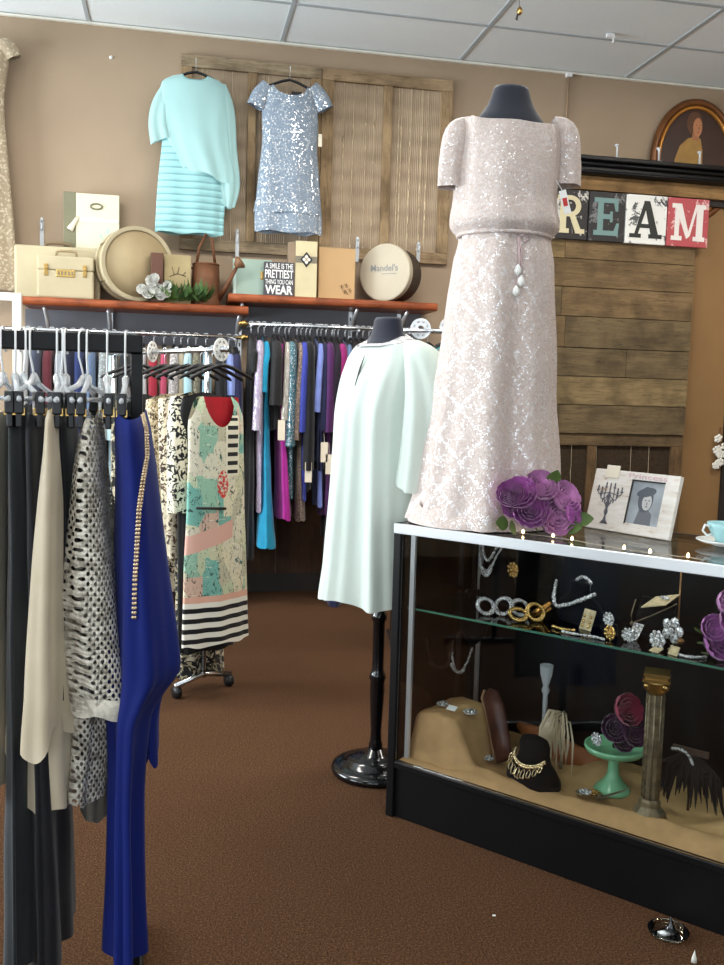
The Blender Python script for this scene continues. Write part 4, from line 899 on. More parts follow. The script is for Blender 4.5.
b = MB(); cloth(b, [(-.012, .088, .020, .0, .012), (-.10, .10, .028, 0, .012), (-.16, .10, .03, 0, .014)], (0,0), (1,0), .0, None, (), hem=0, n=28, m=8); b.build('lining', plain('red_lining', S(168,22,34), .6, 0, .3, .15, 20), pd_)
b = MB(); b.tube([(-.16, -.05, -.48), (-.02, -.062, -.49)], .006, 6); b.build('belt', M['black'], pd_)
M['blk2'] = cm('black_jersey', (18,18,20))
M['leafprint'] = print_m('black_leaf_print', S(222,214,192), [S(24,22,24)], 34, .53, 1.6)
M['paisley'] = print_m('beige_paisley', S(196,178,142), [S(72,58,44), S(226,214,188), S(120,100,70)], 38, .55, 1.8)
M['rosepr'] = print_m('brown_rose_print', S(214,202,176), [S(92,66,50), S(60,44,36)], 30, .57, 1.4)
M['bwfloral'] = print_m('black_floral', S(26,24,26), [S(206,196,172), S(150,140,110)], 24, .55, 1.2)
def dress_sleeve(o, s, rows, mm, rad=.05, flat=.8, z0=0, seed=0):
    c = rackpt(s, 0); pts = []
    for y, x, off in rows:
        q = at(x, y, c.y); d = Vector((q.x-c.x, 0, 0)); pts.append(((q.x-c.x)/rA.x-off*0, -off, q.z-z0))
    b = MB(); sleeve(b, pts, [rad*f for f in (.9, 1.05, 1.0, .95)][:len(pts)], flat=flat, folds=((5, .004, seed), (8, .003, 1)), m=18, ref=(1,0,0)); b.build('sleeve', mm, o)
o, z0 = rack_dress(.10, [(392, 182, 222, .012), (402, 178, 228, .03), (440, 176, 230), (520, 176, 232), (600, 177, 234), (648, 178, 234)], .045, M['blk2'], 'black sleeveless dress just behind the collage print dress', DR, 'black hanger of the black sleeveless dress behind the collage dress', seed=5)
o, z0 = rack_dress(.19, [(392, 172, 208, .012), (402, 168, 212, .03), (440, 168, 212), (520, 172, 214), (600, 176, 222), (674, 178, 226)], .045, M['bwfloral'], 'black and cream floral dress with sleeves printed with black leaves', DR, 'black hanger of the black and cream floral leaf sleeve dress', seed=7)
dress_sleeve(o, .19, [(398, 176, .03), (430, 172, .06), (470, 170, .075), (508, 169, .08)], M['leafprint'], .052, .9, z0, 2)
o, z0 = rack_dress(.29, [(393, 160, 196, .012), (403, 157, 200, .03), (440, 158, 202), (520, 160, 202), (560, 162, 200)], .045, M['rosepr'], 'brown and cream rose print dress behind the leaf sleeve dress', DR, 'black hanger of the brown and cream rose print dress', seed=9)
dress_sleeve(o, .29, [(399, 164, .03), (440, 162, .06), (500, 163, .075), (552, 164, .08)], M['rosepr'], .045, .9, z0, 4)
o, z0 = rack_dress(.39, [(394, 148, 184, .012), (404, 146, 188, .03), (440, 147, 190), (500, 150, 190), (545, 150, 190)], .045, M['paisley'], 'beige paisley dress behind the rose print dress on the middle rack', DR, 'black hanger of the beige paisley dress on the middle rack', seed=11)
dress_sleeve(o, .39, [(400, 152, .03), (440, 150, .06), (500, 152, .075), (548, 156, .08)], M['paisley'], .045, .9, z0, 6)
for s, mm, lb in ((.49, 'leafprint', 'cream dress with black leaf print second from the far end of middle rack'), (.68, 'blk2', 'black dress at the far end of the middle rack'), (.80, 'bwfloral', 'black floral dress at the very back of the middle rack')):
    c = rackpt(s, 0); px = 362+F_PX*(AR.dot(Vector((c.x, c.y, 0)))/AF.dot(Vector((c.x, c.y, 0))))
    rack_dress(s, [(394, px-16, px+16, .012), (404, px-19, px+20, .03), (440, px-19, px+20), (520, px-19, px+20), (590, px-18, px+20)], .04, M[mm], lb, DR, 'black hanger of the '+' '.join(lb.split()[:8]), seed=int(s*100))

# ================================================================== RACK BEHIND THE WHITE DRESS
r = thing('clothes_rack', 'chrome clothes rack partly hidden between the white dress and lace gown', 'clothes rack', (1.55, 4.75, 0), -.15)
b = MB(); b.cyl((-.42, 0, 1.72), (.22, 0, 1.72), .0125, n=12); b.build('rail', M['chrome'], r)
for x in (-.38, .18):
    b = MB(); b.cyl((x, 0, .03), (x, 0, 1.72), .0125, n=12); b.build('post', M['chrome'], r)
    b = MB(); b.tube([(x, -.25, .0125), (x, .25, .0125)], .0125, 10); b.build('foot', M['chrome'], r)
ca, sa = cos(-.15), sin(-.15)
def r2(x): return Vector((1.55+ca*x, 4.75+sa*x, 1.72))
def rail_g(x, zh, L, w0, w1, mm, lab, cat, hl, seed, ang=pi/2-.15-.55):
    p = r2(x); b = MB(); zt = 1.72-.075
    cloth(b, [(0, .17, .014, 0, 0), (-.06, .20, w0*.8, 0, 0), (-.2, .205, w0, 0, 0), (-L*.6, .2, (w0+w1)/2, 0, 0), (-L, .21, w1, 0, 0)], (0,0), (1,0), .06, None, ((4, .006, 0), (9, .004, 1)), n=44, m=26, seed=seed)
    o = tag(b.build(cat[0], mm, loc=(p.x, p.y, zt)), lab, cat[1]); o.rotation_euler = (0, 0, ang)
    b = MB(); sleeve(b, [(-.15, 0, -.05), (-.215, -.01, -.14), (-.235, -.01, -.35), (-.23, -.01, -.52)], [.04, .055, .05, .045], flat=.7, folds=((4, .003, 0),), seed=seed); b.build('sleeve', mm, o)
    o['group'] = 'coats and jackets on the rack behind the white dress'; hanger(p, ang, hl, group='hangers on the rack behind the white dress')
rail_g(-.235, 0, .85, .03, .035, cm('nudejacket', (190,164,140)), 'nude beige jacket on rack behind the white dress sleeve', JK, 'black hanger of the nude beige jacket behind the white dress', 3)
rail_g(-.16, 0, .8, .03, .035, cm('tealjacket', (52,166,160)), 'teal green jacket between nude jacket and charcoal coat', JK, 'black hanger of the teal green jacket', 5)
rail_g(-.09, 0, 1.05, .035, .05, cm('charcoalcoat', (74,76,84)), 'charcoal grey long coat beside the lace gown skirt', ('coat', 'coat'), 'black hanger of the charcoal grey long coat', 7)
rail_g(.02, 0, 1.05, .035, .05, cm('blackcoat', (30,28,32)), 'black long coat mostly hidden behind the lace gown skirt', ('coat', 'coat'), 'black hanger of the black long coat behind the lace gown', 9)
M['cleardisc'] = M['clear']
size_disc(r2(-.275)+Vector((0,0,.01)), -.35, .055, 'clear size disc on the rack between white dress and lace gown', 'cleardisc')
size_disc(r2(-.12)+Vector((0,0,.02)), -.35, .055, 'clear size disc partly behind the lace gown at shelf height', 'cleardisc')

# ================================================================== NEAR RACK AT LEFT
YN = 2.0; zt_, zb_ = 1.474, 1.436
a0 = at(0, 336, YN); xe = at(137, 345, YN).x
r = thing('clothes_rack', 'black square bar clothes rack nearest the camera at left', 'clothes rack', (xe-.6, YN, 0))
b = MB(); b.box((-.75, -.019, zb_), (.6+.012, .019, zt_)); b.build('rail', M['blacksatin'], r, bevel=.003)
for x in (.6, -.74):
    b = MB(); b.box((x-.012, -.012, .03), (x+.012, .012, zb_)); b.build('post', M['blacksatin'], r, bevel=.002)
    b = MB(); b.box((x-.016, -.28, 0), (x+.016, .28, .03)); b.build('foot', M['blacksatin'], r, bevel=.003)
def clip_hanger(px, rz, label, yc=0, zbar=1.335):
    x = at(px, 336, YN).x; r = thing('clip_hanger', label, 'clip hanger', (x, YN, zt_+.001), rz*4)
    b = MB(); b.tube([(0, .026, -.044)]+[(0, .026*cos(a), -.006+.012*sin(a)) for a in [pi*k/6 for k in range(7)]]+[(0, -.026, -.05), (0, -.010, -.075), (0, 0, -.095)], .0022, 6); b.build('hook', M['white'], r)
    dz = zbar-zt_; b = MB(); b.tube([(0, 0, -.09), (0, -.03, dz+.03), (0, -.15, dz+.004), (0, -.17, dz)], [.006, .006, .005, .004], 6); b.tube([(0, 0, -.09), (0, .03, dz+.03), (0, .15, dz+.004), (0, .17, dz)], [.006, .006, .005, .004], 6); b.tube([(0, -.17, dz), (0, .17, dz)], .005, 6); b.lathe([(.003, 0), (.008, -.006), (.008, -.02), (.004, -.026)], (0, 0, -.085), 8); b.build('hanger_arms', M['clear'], r)
    for s in (-1, 1):
        b = MB(); b.obox((0, s*.14, dz-.006), (.009, 0, 0), (0, .016, 0), (0, 0, .022)); b.obox((.0, s*.14, dz-.04), (.006, 0, 0), (0, .014, 0), (0, 0, .014)); b.build('clip', M['black'], r, bevel=.003)
        b = MB(); b.box((-.0105, s*.14-.012, dz-.03), (.0105, s*.14+.004, dz-.016)); b.build('clip_spring', M['brass'], r)
    return r
def near(name, rows, hb, mm, label, cat, cb=0, shoulder=.02, folds=((4,.008,0),(7,.006,1),(11,.004,2)), seed=1, Yp=1.86, n=72, hemtilt=0, hem=.01, m=60, hemb=0):
    pr = pxprof(YN+cb, rows, hb, cb); zf = [at(20, rr[0], YN+cb-(rr[3] if len(rr) > 3 else hb)*.9).z for rr in rows]; pr = [(zf[i]+pr[i][0]-at(20, rows[i][0], YN+cb).z,)+p[1:] for i, p in enumerate(pr)]; ox, z0 = pr[0][3], pr[0][0]; pr = [(z-z0, hb_, a, cbb, -(c-ox)) for z, a, hb_, c, cbb in pr]
    b = MB(); cloth(b, pr, (0,0), (0,1), shoulder, None, folds, n=n, m=m, seed=seed, hemtilt=hemtilt, hem=hem, hemb=hemb)
    return tag(b.build(name, mm, loc=(ox, YN, z0)), label, cat, 'garments on the near rack'), ox, z0
M['greyblk'] = cm('charcoal_green', (34,38,42)); M['blk3'] = cm('near_black', (13,13,20)); 
t = NT('cream_chiffon'); t.set(color=t.ramp(t.noise(6, 4), [(.3, S(196,180,152)), (.7, S(214,200,174))]), rough=.7, sheen=.3, sss=0); M['chiffon'] = t.m
clip_hanger(3, 0, 'clear clip hanger of the beige trousers at the left edge')
near('trousers', [(408, -8, 9, .10), (440, -14, 10, .14), (560, -18, 9), (700, -20, 6), (795, -22, 4)], .14, M['chiffon'], 'beige trousers cut off by the left edge on near rack', 'trousers', seed=2)
clip_hanger(15, .05, 'clear clip hanger of the charcoal skirt on near rack')
near('skirt', [(404, 16, 26, .10), (430, 15, 33, .15), (520, 15, 38), (700, 15, 38), (966, 15, 42)], .16, M['greyblk'], 'long charcoal grey skirt second from left on the near rack', 'skirt', seed=4)
clip_hanger(34, -.04, 'clear clip hanger of the long black skirt on near rack')
near('skirt', [(404, 32, 46, .10), (430, 31, 50, .15), (520, 32, 54), (700, 34, 62), (830, 36, 67), (970, 36, 71)], .16, M['blk3'], 'long black skirt beside the cream chiffon blouse', 'skirt', seed=6)
clip_hanger(57, .03, 'clear clip hanger of the cream chiffon blouse')
o, ox, z0 = near('blouse', [(399, 52, 60, .06), (420, 49, 63, .12), (500, 39, 70), (600, 29, 73), (700, 21, 76), (750, 15, 78)], .13, M['chiffon'], 'cream chiffon blouse with layered handkerchief hem on near rack', 'top', cb=-.06, folds=((4,.011,0),(7,.006,1),(11,.004,2)), seed=8, Yp=1.80, hemb=-.03, hem=.02)
pr = pxprof(1.95, [(690, 30, 76), (750, 24, 80), (792, 22, 82)], .10, 0); b = MB(); cloth(b, [(z-z0, .10, a, -.05, -(c-ox)) for z, a, hb_, c, cc in pr], (0,0), (0,1), 0, None, ((5, .006, 0), (8, .004, 1)), n=60, m=14, seed=3); b.build('lower_layer', M['chiffon'], o)
clip_hanger(66, 0, 'clear clip hanger of the narrow black top beside the net jacket')
near('blouse', [(402, 62, 70, .08), (430, 60, 76, .13), (500, 60, 82), (600, 60, 84), (700, 62, 80)], .13, M['blk3'], 'narrow black top hidden between cream blouse and net jacket', 'top', seed=10, Yp=1.9)
# net jacket
t = NT('open_net'); xyz = t.sep(); wv = t.noise(7, 3, .6); wx = t.math('MULTIPLY', t.math('ADD', wv, -.5), .022)
u_ = t.math('ADD', t.math('MULTIPLY', t.math('ADD', xyz[0], t.math('MULTIPLY', xyz[1], .9)), 1.0), wx); w_ = t.math('ADD', xyz[2], t.math('MULTIPLY', wx, 1.2))
p1 = t.math('ADD', u_, t.math('MULTIPLY', w_, .75)); p2 = t.math('SUBTRACT', u_, t.math('MULTIPLY', w_, .75)); K_ = 430
h1 = t.math('SINE', t.math('MULTIPLY', p1, K_)); h2 = t.math('SINE', t.math('MULTIPLY', p2, K_))
hole = t.math('MULTIPLY', t.math('LESS_THAN', h1, .28), t.math('LESS_THAN', h2, .28)); hole = t.math('MULTIPLY', t.math('ADD', t.math('MULTIPLY', h1, -1), 1), t.math('ADD', t.math('MULTIPLY', h2, -1), 1)); hole = t.math('GREATER_THAN', hole, t.math('ADD', .95, t.math('MULTIPLY', t.noise(14, 2), .9)))
t.set(color=t.ramp(t.noise(38, 4, .7), [(.34, S(128,120,106)), (.58, S(214,208,194))]), rough=.8, alpha=t.math('SUBTRACT', 1, hole)); t.bump(t.math('MULTIPLY', h1, h2), .4, .004); M['net'] = t.m
M['netlining'] = cm('net_lining', (120,114,102), 'satin')
clip_hanger(88, 0, 'clear clip hanger of the open net jacket')
o, ox, z0 = near('jacket', [(408, 86, 100, .06), (425, 82, 104, .10), (470, 75, 108), (530, 69, 117), (600, 63, 126), (660, 69, 130), (708, 76, 134), (716, 78, 134)], .12, M['net'], 'white and grey open net jacket with cuffed sleeve on near rack', 'jacket', cb=-.07, folds=((4,.010,0),(7,.006,1)), seed=12, Yp=1.80, hem=.006)
pr = pxprof(1.98, [(430, 86, 104), (560, 72, 114), (690, 70, 114), (740, 68, 110), (785, 64, 105)], .10); b = MB(); cloth(b, [(z-z0, .11, a, -.02, -(c-ox)) for z, a, hb_, c, cc in pr], (0,0), (0,1), 0, None, ((5, .008, 0), (8, .004, 1)), n=60, m=34, seed=6); b.build('back_layer', M['net'], o)
pr = pxprof(2.0, [(440, 86, 102), (560, 78, 112), (700, 78, 114), (770, 80, 112), (808, 82, 110)], .06); b = MB(); cloth(b, [(z-z0, .07, a, .0, -(c-ox)) for z, a, hb_, c, cc in pr], (0,0), (0,1), 0, None, ((5, .004, 0),), n=40, m=20, seed=6); b.build('slip', M['netlining'], o)
pr = pxprof(1.93, [(682, 76, 134), (692, 77, 134.5), (700, 79, 134.5)], .12); b = MB(); cloth(b, [(z-z0, .123, a+.002, -.07, -(c-ox)) for z, a, hb_, c, cc in pr], (0,0), (0,1), 0, None, ((4,.010,0),(7,.006,1)), n=60, m=6, seed=12, hem=.006, fpow=0); b.build('hem_band', plain('net_band', S(206,200,186), .8, 0, .2, .15, 120, .5, 200), o)
# royal blue gown
M['royalgown'] = plain('royal_crepe', S(8,28,104), .7, 0, .2, .12, 5, .12, 600, sheen=.05)
clip_hanger(126, 0, 'clear clip hanger of the royal blue gown')
o, ox, z0 = near('gown', [(409, 116, 146, .07), (425, 115, 150, .11), (470, 116, 156), (540, 116, 164), (600, 115, 171), (650, 113, 176), (682, 112, 177), (700, 112, 164), (725, 112, 148), (800, 115, 139), (900, 116, 137), (972, 115, 138)], .11, M['royalgown'], 'floor length royal blue gown with beaded trim and draped cape', 'gown', cb=-.10, folds=((4,.014,0),(7,.010,1),(11,.006,2)), seed=14, Yp=1.80, hem=.004)
pr = pxprof(1.94, [(630, 128, 176), (670, 132, 170), (710, 138, 160), (752, 141, 158)], .06); b = MB(); cloth(b, [(z-z0, .07, a, -.06, -(c-ox)) for z, a, hb_, c, cc in pr], (0,0), (0,1), 0, None, ((4,.006,0),), n=44, m=16, seed=5, hem=.012); b.build('cape_tail', M['royalgown'], o)
b = MB(); pts = [(142, 412), (146, 430), (147, 455), (143, 480), (139, 510), (137, 545), (135, 580), (134, 622)]
pp = []
for i in range(len(pts)-1):
    for k in range(9): u = k/9; pp.append((pts[i][0]*(1-u)+pts[i+1][0]*u, pts[i][1]*(1-u)+pts[i+1][1]*u))
for x, y in pp:
    for d in (-1.1, 1.1):
        q = on_surface(o, x+d, y)
        if q: b.ball(q, .0036, 6)
b.build('beaded_trim', plain('bead_gold', S(214,190,158), .2, .6, .5, .2, 60), o)
for px, lb in ((23, 'empty clear clip hanger between charcoal and black skirts'), (61, 'empty clear clip hanger right of the cream blouse hanger'), (84, 'empty clear clip hanger left of the net jacket hanger'), (107, 'empty clear clip hanger between net jacket and blue gown')): clip_hanger(px, random.uniform(-.15, .15), lb)
# white frame standing behind the near rack
xr = at(22, 320, 5.6).x; ztp = at(12, 293, 5.6).z
r = thing('white_frame', 'tall white wooden frame standing at left in front of shelf end', 'frame', (xr-.45, 5.6, 0))
for nm, lo, hi in (('stile', (-.45, -.02, 0), (-.40, .02, ztp)), ('stile', (.40, -.02, 0), (.45, .02, ztp)), ('top_rail', (-.40, -.02, ztp-.045), (.40, .02, ztp)), ('bottom_rail', (-.40, -.02, 0), (.40, .02, .08))):
    b = MB(); b.box(lo, hi); b.build(nm, M['trimwhite'], r, bevel=.003)
# ================================================================== FLOOR DRESS FORM IN WHITE TUNIC DRESS
CW = Vector((.722, 3.15, 0)); RW = radians(-60)
r = thing('dress_form', 'navy cloth dress form on turned black stand wearing the white dress', 'dress form', CW, RW)
b = MB(); b.lathe([(.001, 0), (.155, 0), (.161, .012), (.155, .026), (.138, .032), (.105, .036), (.10, .050), (.066, .056), (.035, .062), (.026, .085), (.001, .086)], n=40); b.build('base', M['blackgloss'], r)
b = MB(); b.lathe([(.001, .085), (.024, .085), (.026, .10), (.021, .115), (.019, .15), (.023, .22), (.027, .30), (.026, .335), (.031, .35), (.026, .366), (.021, .38), (.0215, .50), (.022, .555), (.028, .565), (.028, .58), (.022, .59), (.022, .72), (.001, .72)], n=24); b.build('pole', M['blackgloss'], r)
b = MB(); b.lathe([(.001, .70), (.10, .72), (.135, .80), (.145, .90), (.135, 1.0), (.118, 1.1), (.125, 1.2), (.145, 1.3), (.15, 1.38), (.14, 1.46), (.11, 1.52), (.076, 1.553), (.062, 1.58), (.056, 1.60), (.052, 1.625), (.046, 1.635), (.001, 1.638)], n=36, sx=1.1, sy=.78); b.build('torso', M['navyform'], r)
def white_cloth(name, rgb, alpha=1.0, tr=.3):
    t = NT(name); t.set(color=S(*rgb), rough=.75, sheen=.2, spec=.2); n_ = t.noise(60, 3); t.bump(n_, .08, .003)
    ml = t.n('ShaderNodeBsdfTranslucent', i={'Color': S(*rgb)}); mx = t.n('ShaderNodeMixShader', i={0: tr}); t.l(t.p.outputs[0], mx.inputs[1]); t.l(ml.outputs[0], mx.inputs[2]); last = mx.outputs[0]
    if alpha < 1:
        tp = t.n('ShaderNodeBsdfTransparent'); m2 = t.n('ShaderNodeMixShader', i={0: alpha}); t.l(tp.outputs[0], m2.inputs[1]); t.l(last, m2.inputs[2]); last = m2.outputs[0]
    t.l(last, t.out.inputs[0]); return t.m
M['whitechiffon'] = white_cloth('white_chiffon', (226,238,230), 1, .25)
M['sheer'] = white_cloth('sheer_white', (226,238,232), .80, .3)
zt0 = 1.555
pr = [(.012, .078, .058, 0, .0), (-.005, .12, .075, 0, .003), (-.022, .152, .085, 0, .003), (-.06, .178, .100, 0, 0), (-.13, .180, .120, 0, -.016), (-.24, .172, .146, 0, -.022), (-.40, .174, .156, 0, -.02), (-.62, .190, .174, 0, -.015), (-.80, .205, .192, 0, -.01), (-.905, .218, .204, 0, -.008)]
b = MB(); cloth(b, pr, (0,0), (1,0), .012, (1.0, .038, -.004), ((9, .014, 0), (16, .008, 1), (5, .010, 2), (23, .004, 0)), fpow=.9, hem=.010, n=120, m=60, seed=3, wr=.002)
wd = tag(b.build('dress', M['whitechiffon'], loc=(CW.x, CW.y, zt0)), 'white chiffon tunic dress with flutter sleeves and beaded collar', 'dress'); wd.rotation_euler = (0, 0, RW)
pr2 = [(-.80, .180, .140, 0, 0), (-.875, .188, .146, 0, 0)]
for sg in (1, -1):
    b = MB(); sleeve(b, [(sg*.125, .0, -.028), (sg*.185, .0, -.085), (sg*.225, .01, -.20), (sg*.235, .015, -.34), (sg*.238, .015, -.47)] if sg > 0 else [(-.12, .01, -.03), (-.165, .03, -.10), (-.175, .05, -.20), (-.175, .06, -.34), (-.175, .06, -.47)], [.045, .078, .108, .126, .142] if sg > 0 else [.04, .06, .075, .085, .09], n=60, flat=.80, folds=((6, .013, 0), (10, .007, 1), (3, .008, .5)), m=28, ref=(0,1,0), hang=.035, seed=1+sg); b.build('sleeve', M['sheer'], wd)
b = MB()
for k in range(110):
    a = 2*pi*k/110
    for j in range(5):
        rr = 1.0+.11*j; x, y = .080*rr*cos(a), .060*rr*sin(a)-.0; z = .020-.0045*j-.012*abs(cos(a))**1.5-(.038*(1-.10*j) if sin(a) < 0 else -.004)*(1-cos(a)**2)**.75
        b.ball((x, y, z), .0060+.0012*random.random(), 5)
b.build('beaded_collar', plain('collar_beads', S(196,196,198), .15, .7, .5, .3, 120), wd)
b = MB(); b.tube([(-.0, -.105, -.055), (-.0, -.124, -.10), (-.0, -.146, -.16)], [.0015, .005, .0015], 6, flat=.4); b.build('keyhole_slit', M['ink'], wd)

# ================================================================== DISPLAY CASE
LF = Vector((.68, 2.797, 0)); CU = Vector((.65938, -.75181, 0)); CV = Vector((.75181, .65938, 0)); CR = atan2(CU.y, CU.x); CL, CD_, CH = 1.78, .50, .963
def cw(s, v, z): p = LF+CU*s+CV*v; return Vector((p.x, p.y, z))
def cpx(px, py, v):
    d = ray(px, py); t_ = (LF.dot(CV)+v)/(d.x*CV.x+d.y*CV.y); p = d*t_; s = (Vector((p.x, p.y, 0))-LF).dot(CU); return s, p.z+CZ
case = thing('display_case', 'black framed glass jewellery display case on the right', 'display case', LF, CR)
def cpart(nm, lo, hi, mm, bev=.002): b = MB(); b.box(lo, hi); return b.build(nm, mm, case, bevel=bev)
cpart('base', (.012, .012, 0), (CL-.01, CD_, .165), M['blacksatin'], .003)
cpart('base_ledge', (.004, .002, .1655), (CL, CD_, .188), M['blacksatin'], .003)
cpart('back_panel', (.02, CD_-.018, .1885), (CL-.02, CD_, CH-.03), M['blacksatin'])
for s0, v0 in ((0, 0), (0, CD_-.028), (CL-.028, 0), (CL-.028, CD_-.028)):
    b = MB(); b.box((s0, v0, 0), (s0+.028, v0+.028, CH-.001)); b.build('corner_post', M['blacksatin'], case, bevel=.003)
M['sideglass'] = thin_glass('brown_side_glass', (.30,.24,.20,1), .6)  # brown reflection on the side glass put in as a tint
cpart('side_panel', (.010, .0285, .1885), (.016, CD_-.0285, CH-.03), M['sideglass'], 0)
cpart('side_panel', (CL-.016, .0285, .1885), (CL-.010, CD_-.0285, CH-.03), M['blacksatin'], 0)
cpart('front_glass', (.0285, .008, .1885), (CL-.0285, .013, CH-.036), M['glass'], 0)
cpart('top_glass', (.004, .004, CH-.009), (CL-.004, CD_-.002, CH-.001), M['glass'], 0)
cpart('front_trim', (.003, -.006, CH-.031), (CL-.003, .006, CH), M['alum'], .002)
cpart('back_trim', (.003, CD_-.006, CH-.030), (CL-.003, CD_+.004, CH), M['blacksatin'], .002)
cpart('side_trim', (-.003, .0065, CH-.030), (.009, CD_-.0065, CH), M['blacksatin'], .002)
ZS = .690
cpart('glass_shelf', (.03, .05, ZS-.006), (CL-.03, CD_-.03, ZS), M['shelfglass'], 0)
cpart('shelf_edge', (.03, .046, ZS-.006), (CL-.03, .0499, ZS), M['glassedge'], 0)
for s in (.055, .95):
    for v in (.035, CD_-.035):
        if s < .5 or v > .3: b = MB(); b.box((s-.008, v-.005, .19), (s+.008, v+.005, CH-.035)); b.build('shelf_standard', M['silver'], case)

# ================================================================== LACE GOWN FORM ON THE CASE
YL = 2.80; XN = at(511, 100, YL).x
r = thing('dress_form', 'charcoal dress form standing on the glass case wearing the lace gown', 'dress form', (XN, YL, CH+.0005))
zn = at(511, 87, YL).z-CH
b = MB(); b.lathe([(.001, 0), (.12, 0), (.12, .015), (.05, .03), (.016, .04), (.016, .62), (.001, .62)], n=32); b.build('stand', M['blackgloss'], r)
zz = zn
b = MB(); b.lathe([(.001, .60), (.12, .62), (.145, .72), (.128, .86), (.118, .94), (.13, 1.04), (.148, 1.12), (.15, zz-.22), (.145, zz-.165), (.120, zz-.118), (.095, zz-.088), (.076, zz-.062), (.064, zz-.035), (.058, zz-.012), (.052, zz-.002), (.001, zz)], n=40, sx=1.0, sy=.62); b.build('torso', M['charcoal'], r)
t = NT('sequin_lace'); xyz = t.sep(); x_, z_ = xyz[0], xyz[2]
n0 = t.noise(70, 4, .75, dist=1.0); jit = t.math('MULTIPLY', t.math('ADD', t.noise(9, 2), -.5), .06)
pa = t.math('ADD', t.math('ADD', t.math('MULTIPLY', x_, 9.5), t.math('MULTIPLY', z_, 6.0)), jit); pb_ = t.math('ADD', t.math('SUBTRACT', t.math('MULTIPLY', x_, 9.5), t.math('MULTIPLY', z_, 6.0)), jit)
def tri(p): return t.math('ABSOLUTE', t.math('SUBTRACT', t.math('FRACT', p), .5))
la = t.math('GREATER_THAN', tri(pa), .445); lb_ = t.math('GREATER_THAN', tri(pb_), .445)
ctr = t.math('LESS_THAN', t.math('ADD', tri(pa), tri(pb_)), .16)
motif = t.math('MAXIMUM', t.math('MAXIMUM', la, lb_), ctr)
skirt = t.math('LESS_THAN', z_, -.36); motif = t.math('MULTIPLY', motif, skirt)
base = t.ramp(t.math('ADD', t.math('MULTIPLY', n0, .8), t.math('MULTIPLY', t.vor(160), .3)), [(.35, S(186,168,160)), (.62, S(208,194,188)), (.85, S(222,212,208))])
mo = t.math('MULTIPLY', motif, t.ramp(t.noise(120, 3, .8), [(.46, B4), (.60, W4)]))
base = t.mix(t.math('MULTIPLY', mo, .45), base, S(232,224,224))
sv = t.n('ShaderNodeSeparateColor'); t.l(t.vor(240, out='Color'), sv.inputs[0])
g = t.math('GREATER_THAN', sv.outputs[0], t.math('SUBTRACT', .945, t.math('MULTIPLY', motif, .25)))
base = t.mix(g, base, (.86, .84, .85, 1))  # sparkle of the sequins painted as pale cells
t.set(color=base, rough=t.math('SUBTRACT', .6, t.math('MULTIPLY', g, .42)), metal=t.math('MULTIPLY', g, .5), spec=.4, sheen=.1); t.bump(t.math('ADD', sv.outputs[1], n0), .6, .004); M['seqlace'] = t.m
rows = [(114, 476, 549, .05), (117, 468, 557, .062), (122, 461, 563, .075), (136, 458, 564, .098), (155, 458, 562, .115), (180, 456, 560, .13), (205, 453, 559, .135), (220, 451, 560, .15), (229, 452, 560, .152), (234, 456, 556, .14), (238, 460, 552, .122), (243, 460, 552, .120), (262, 455, 555, .13), (300, 449, 556, .14), (350, 444, 556, .15), (400, 437, 556, .16), (440, 431, 557, .17), (475, 425, 558, .18), (500, 419, 560, .19), (512, 413, 562, .20)]
pr = pxprof(YL, rows, .1); zt1 = pr[0][0]
pr = [(z-zt1, a*.94, h_, c-XN-.008, 0) for z, a, h_, c, d in pr]
pr[-1] = (CH+.006-zt1,)+pr[-1][1:]
b = MB(); cloth(b, pr, (0,0), (1,0), .034, (.85, .040, -.004), ((7, .016, 0), (11, .008, 1), (4, .014, 2)), fpow=1.25, hem=.004, n=128, m=90, seed=2, wr=.007)
gown = tag(b.build('gown', M['seqlace'], loc=(XN, YL, zt1)), 'pale blush sequined lace gown on the form atop the glass case', 'gown')
def G(px, py, dy=0): q = at(px, py, YL+dy); return (q.x-XN, dy, q.z-zt1)
b = MB(); sleeve(b, [G(470, 119), G(458, 133), G(452, 160), G(450, 188)], [.010, .040, .041, .040], n=36, flat=.9, folds=((5, .003, 0),), m=14, ref=(1,0,0)); b.build('sleeve', M['seqlace'], gown)
b = MB(); sleeve(b, [G(553, 119), G(565, 132), G(568, 160), G(567, 186)], [.010, .038, .040, .042], n=36, flat=.9, folds=((5, .003, 1),), m=14, ref=(1,0,0)); b.build('sleeve', M['seqlace'], gown)
b = MB(); hr = 2*pi
b.tube([(pr[9][3]+.147*cos(a), .128*sin(a), G(505, 238)[2]) for a in [2*pi*k/40 for k in range(40)]], .006, 8, closed=True); b.build('waist_tie', M['seqlace'], gown)
cordm = plain('blush_cord', S(196,172,172), .6)
for path, tip in (([(518, 237), (520, 258), (517, 286)], (516, 291)), ([(519, 237), (522, 252), (521, 276)], (521, 281)), ([(519, 237), (519, 250), (518, 266)], (518, 270)), ([(520, 236), (527, 233), (530, 238), (524, 242)], None)):
    b = MB(); b.tube([on_surface(gown, x, y, .006) or G(x, y, -.14) for x, y in path], .0035, 6); c_ = b.build('tie_cord', cordm, gown)
    if tip: b = MB(); q = on_surface(gown, tip[0], tip[1], .012); b.lathe([(.002, .018), (.010, .006), (.012, -.006), (.004, -.016)], q, 10); b.build('tassel', M['whitepetal'], c_)
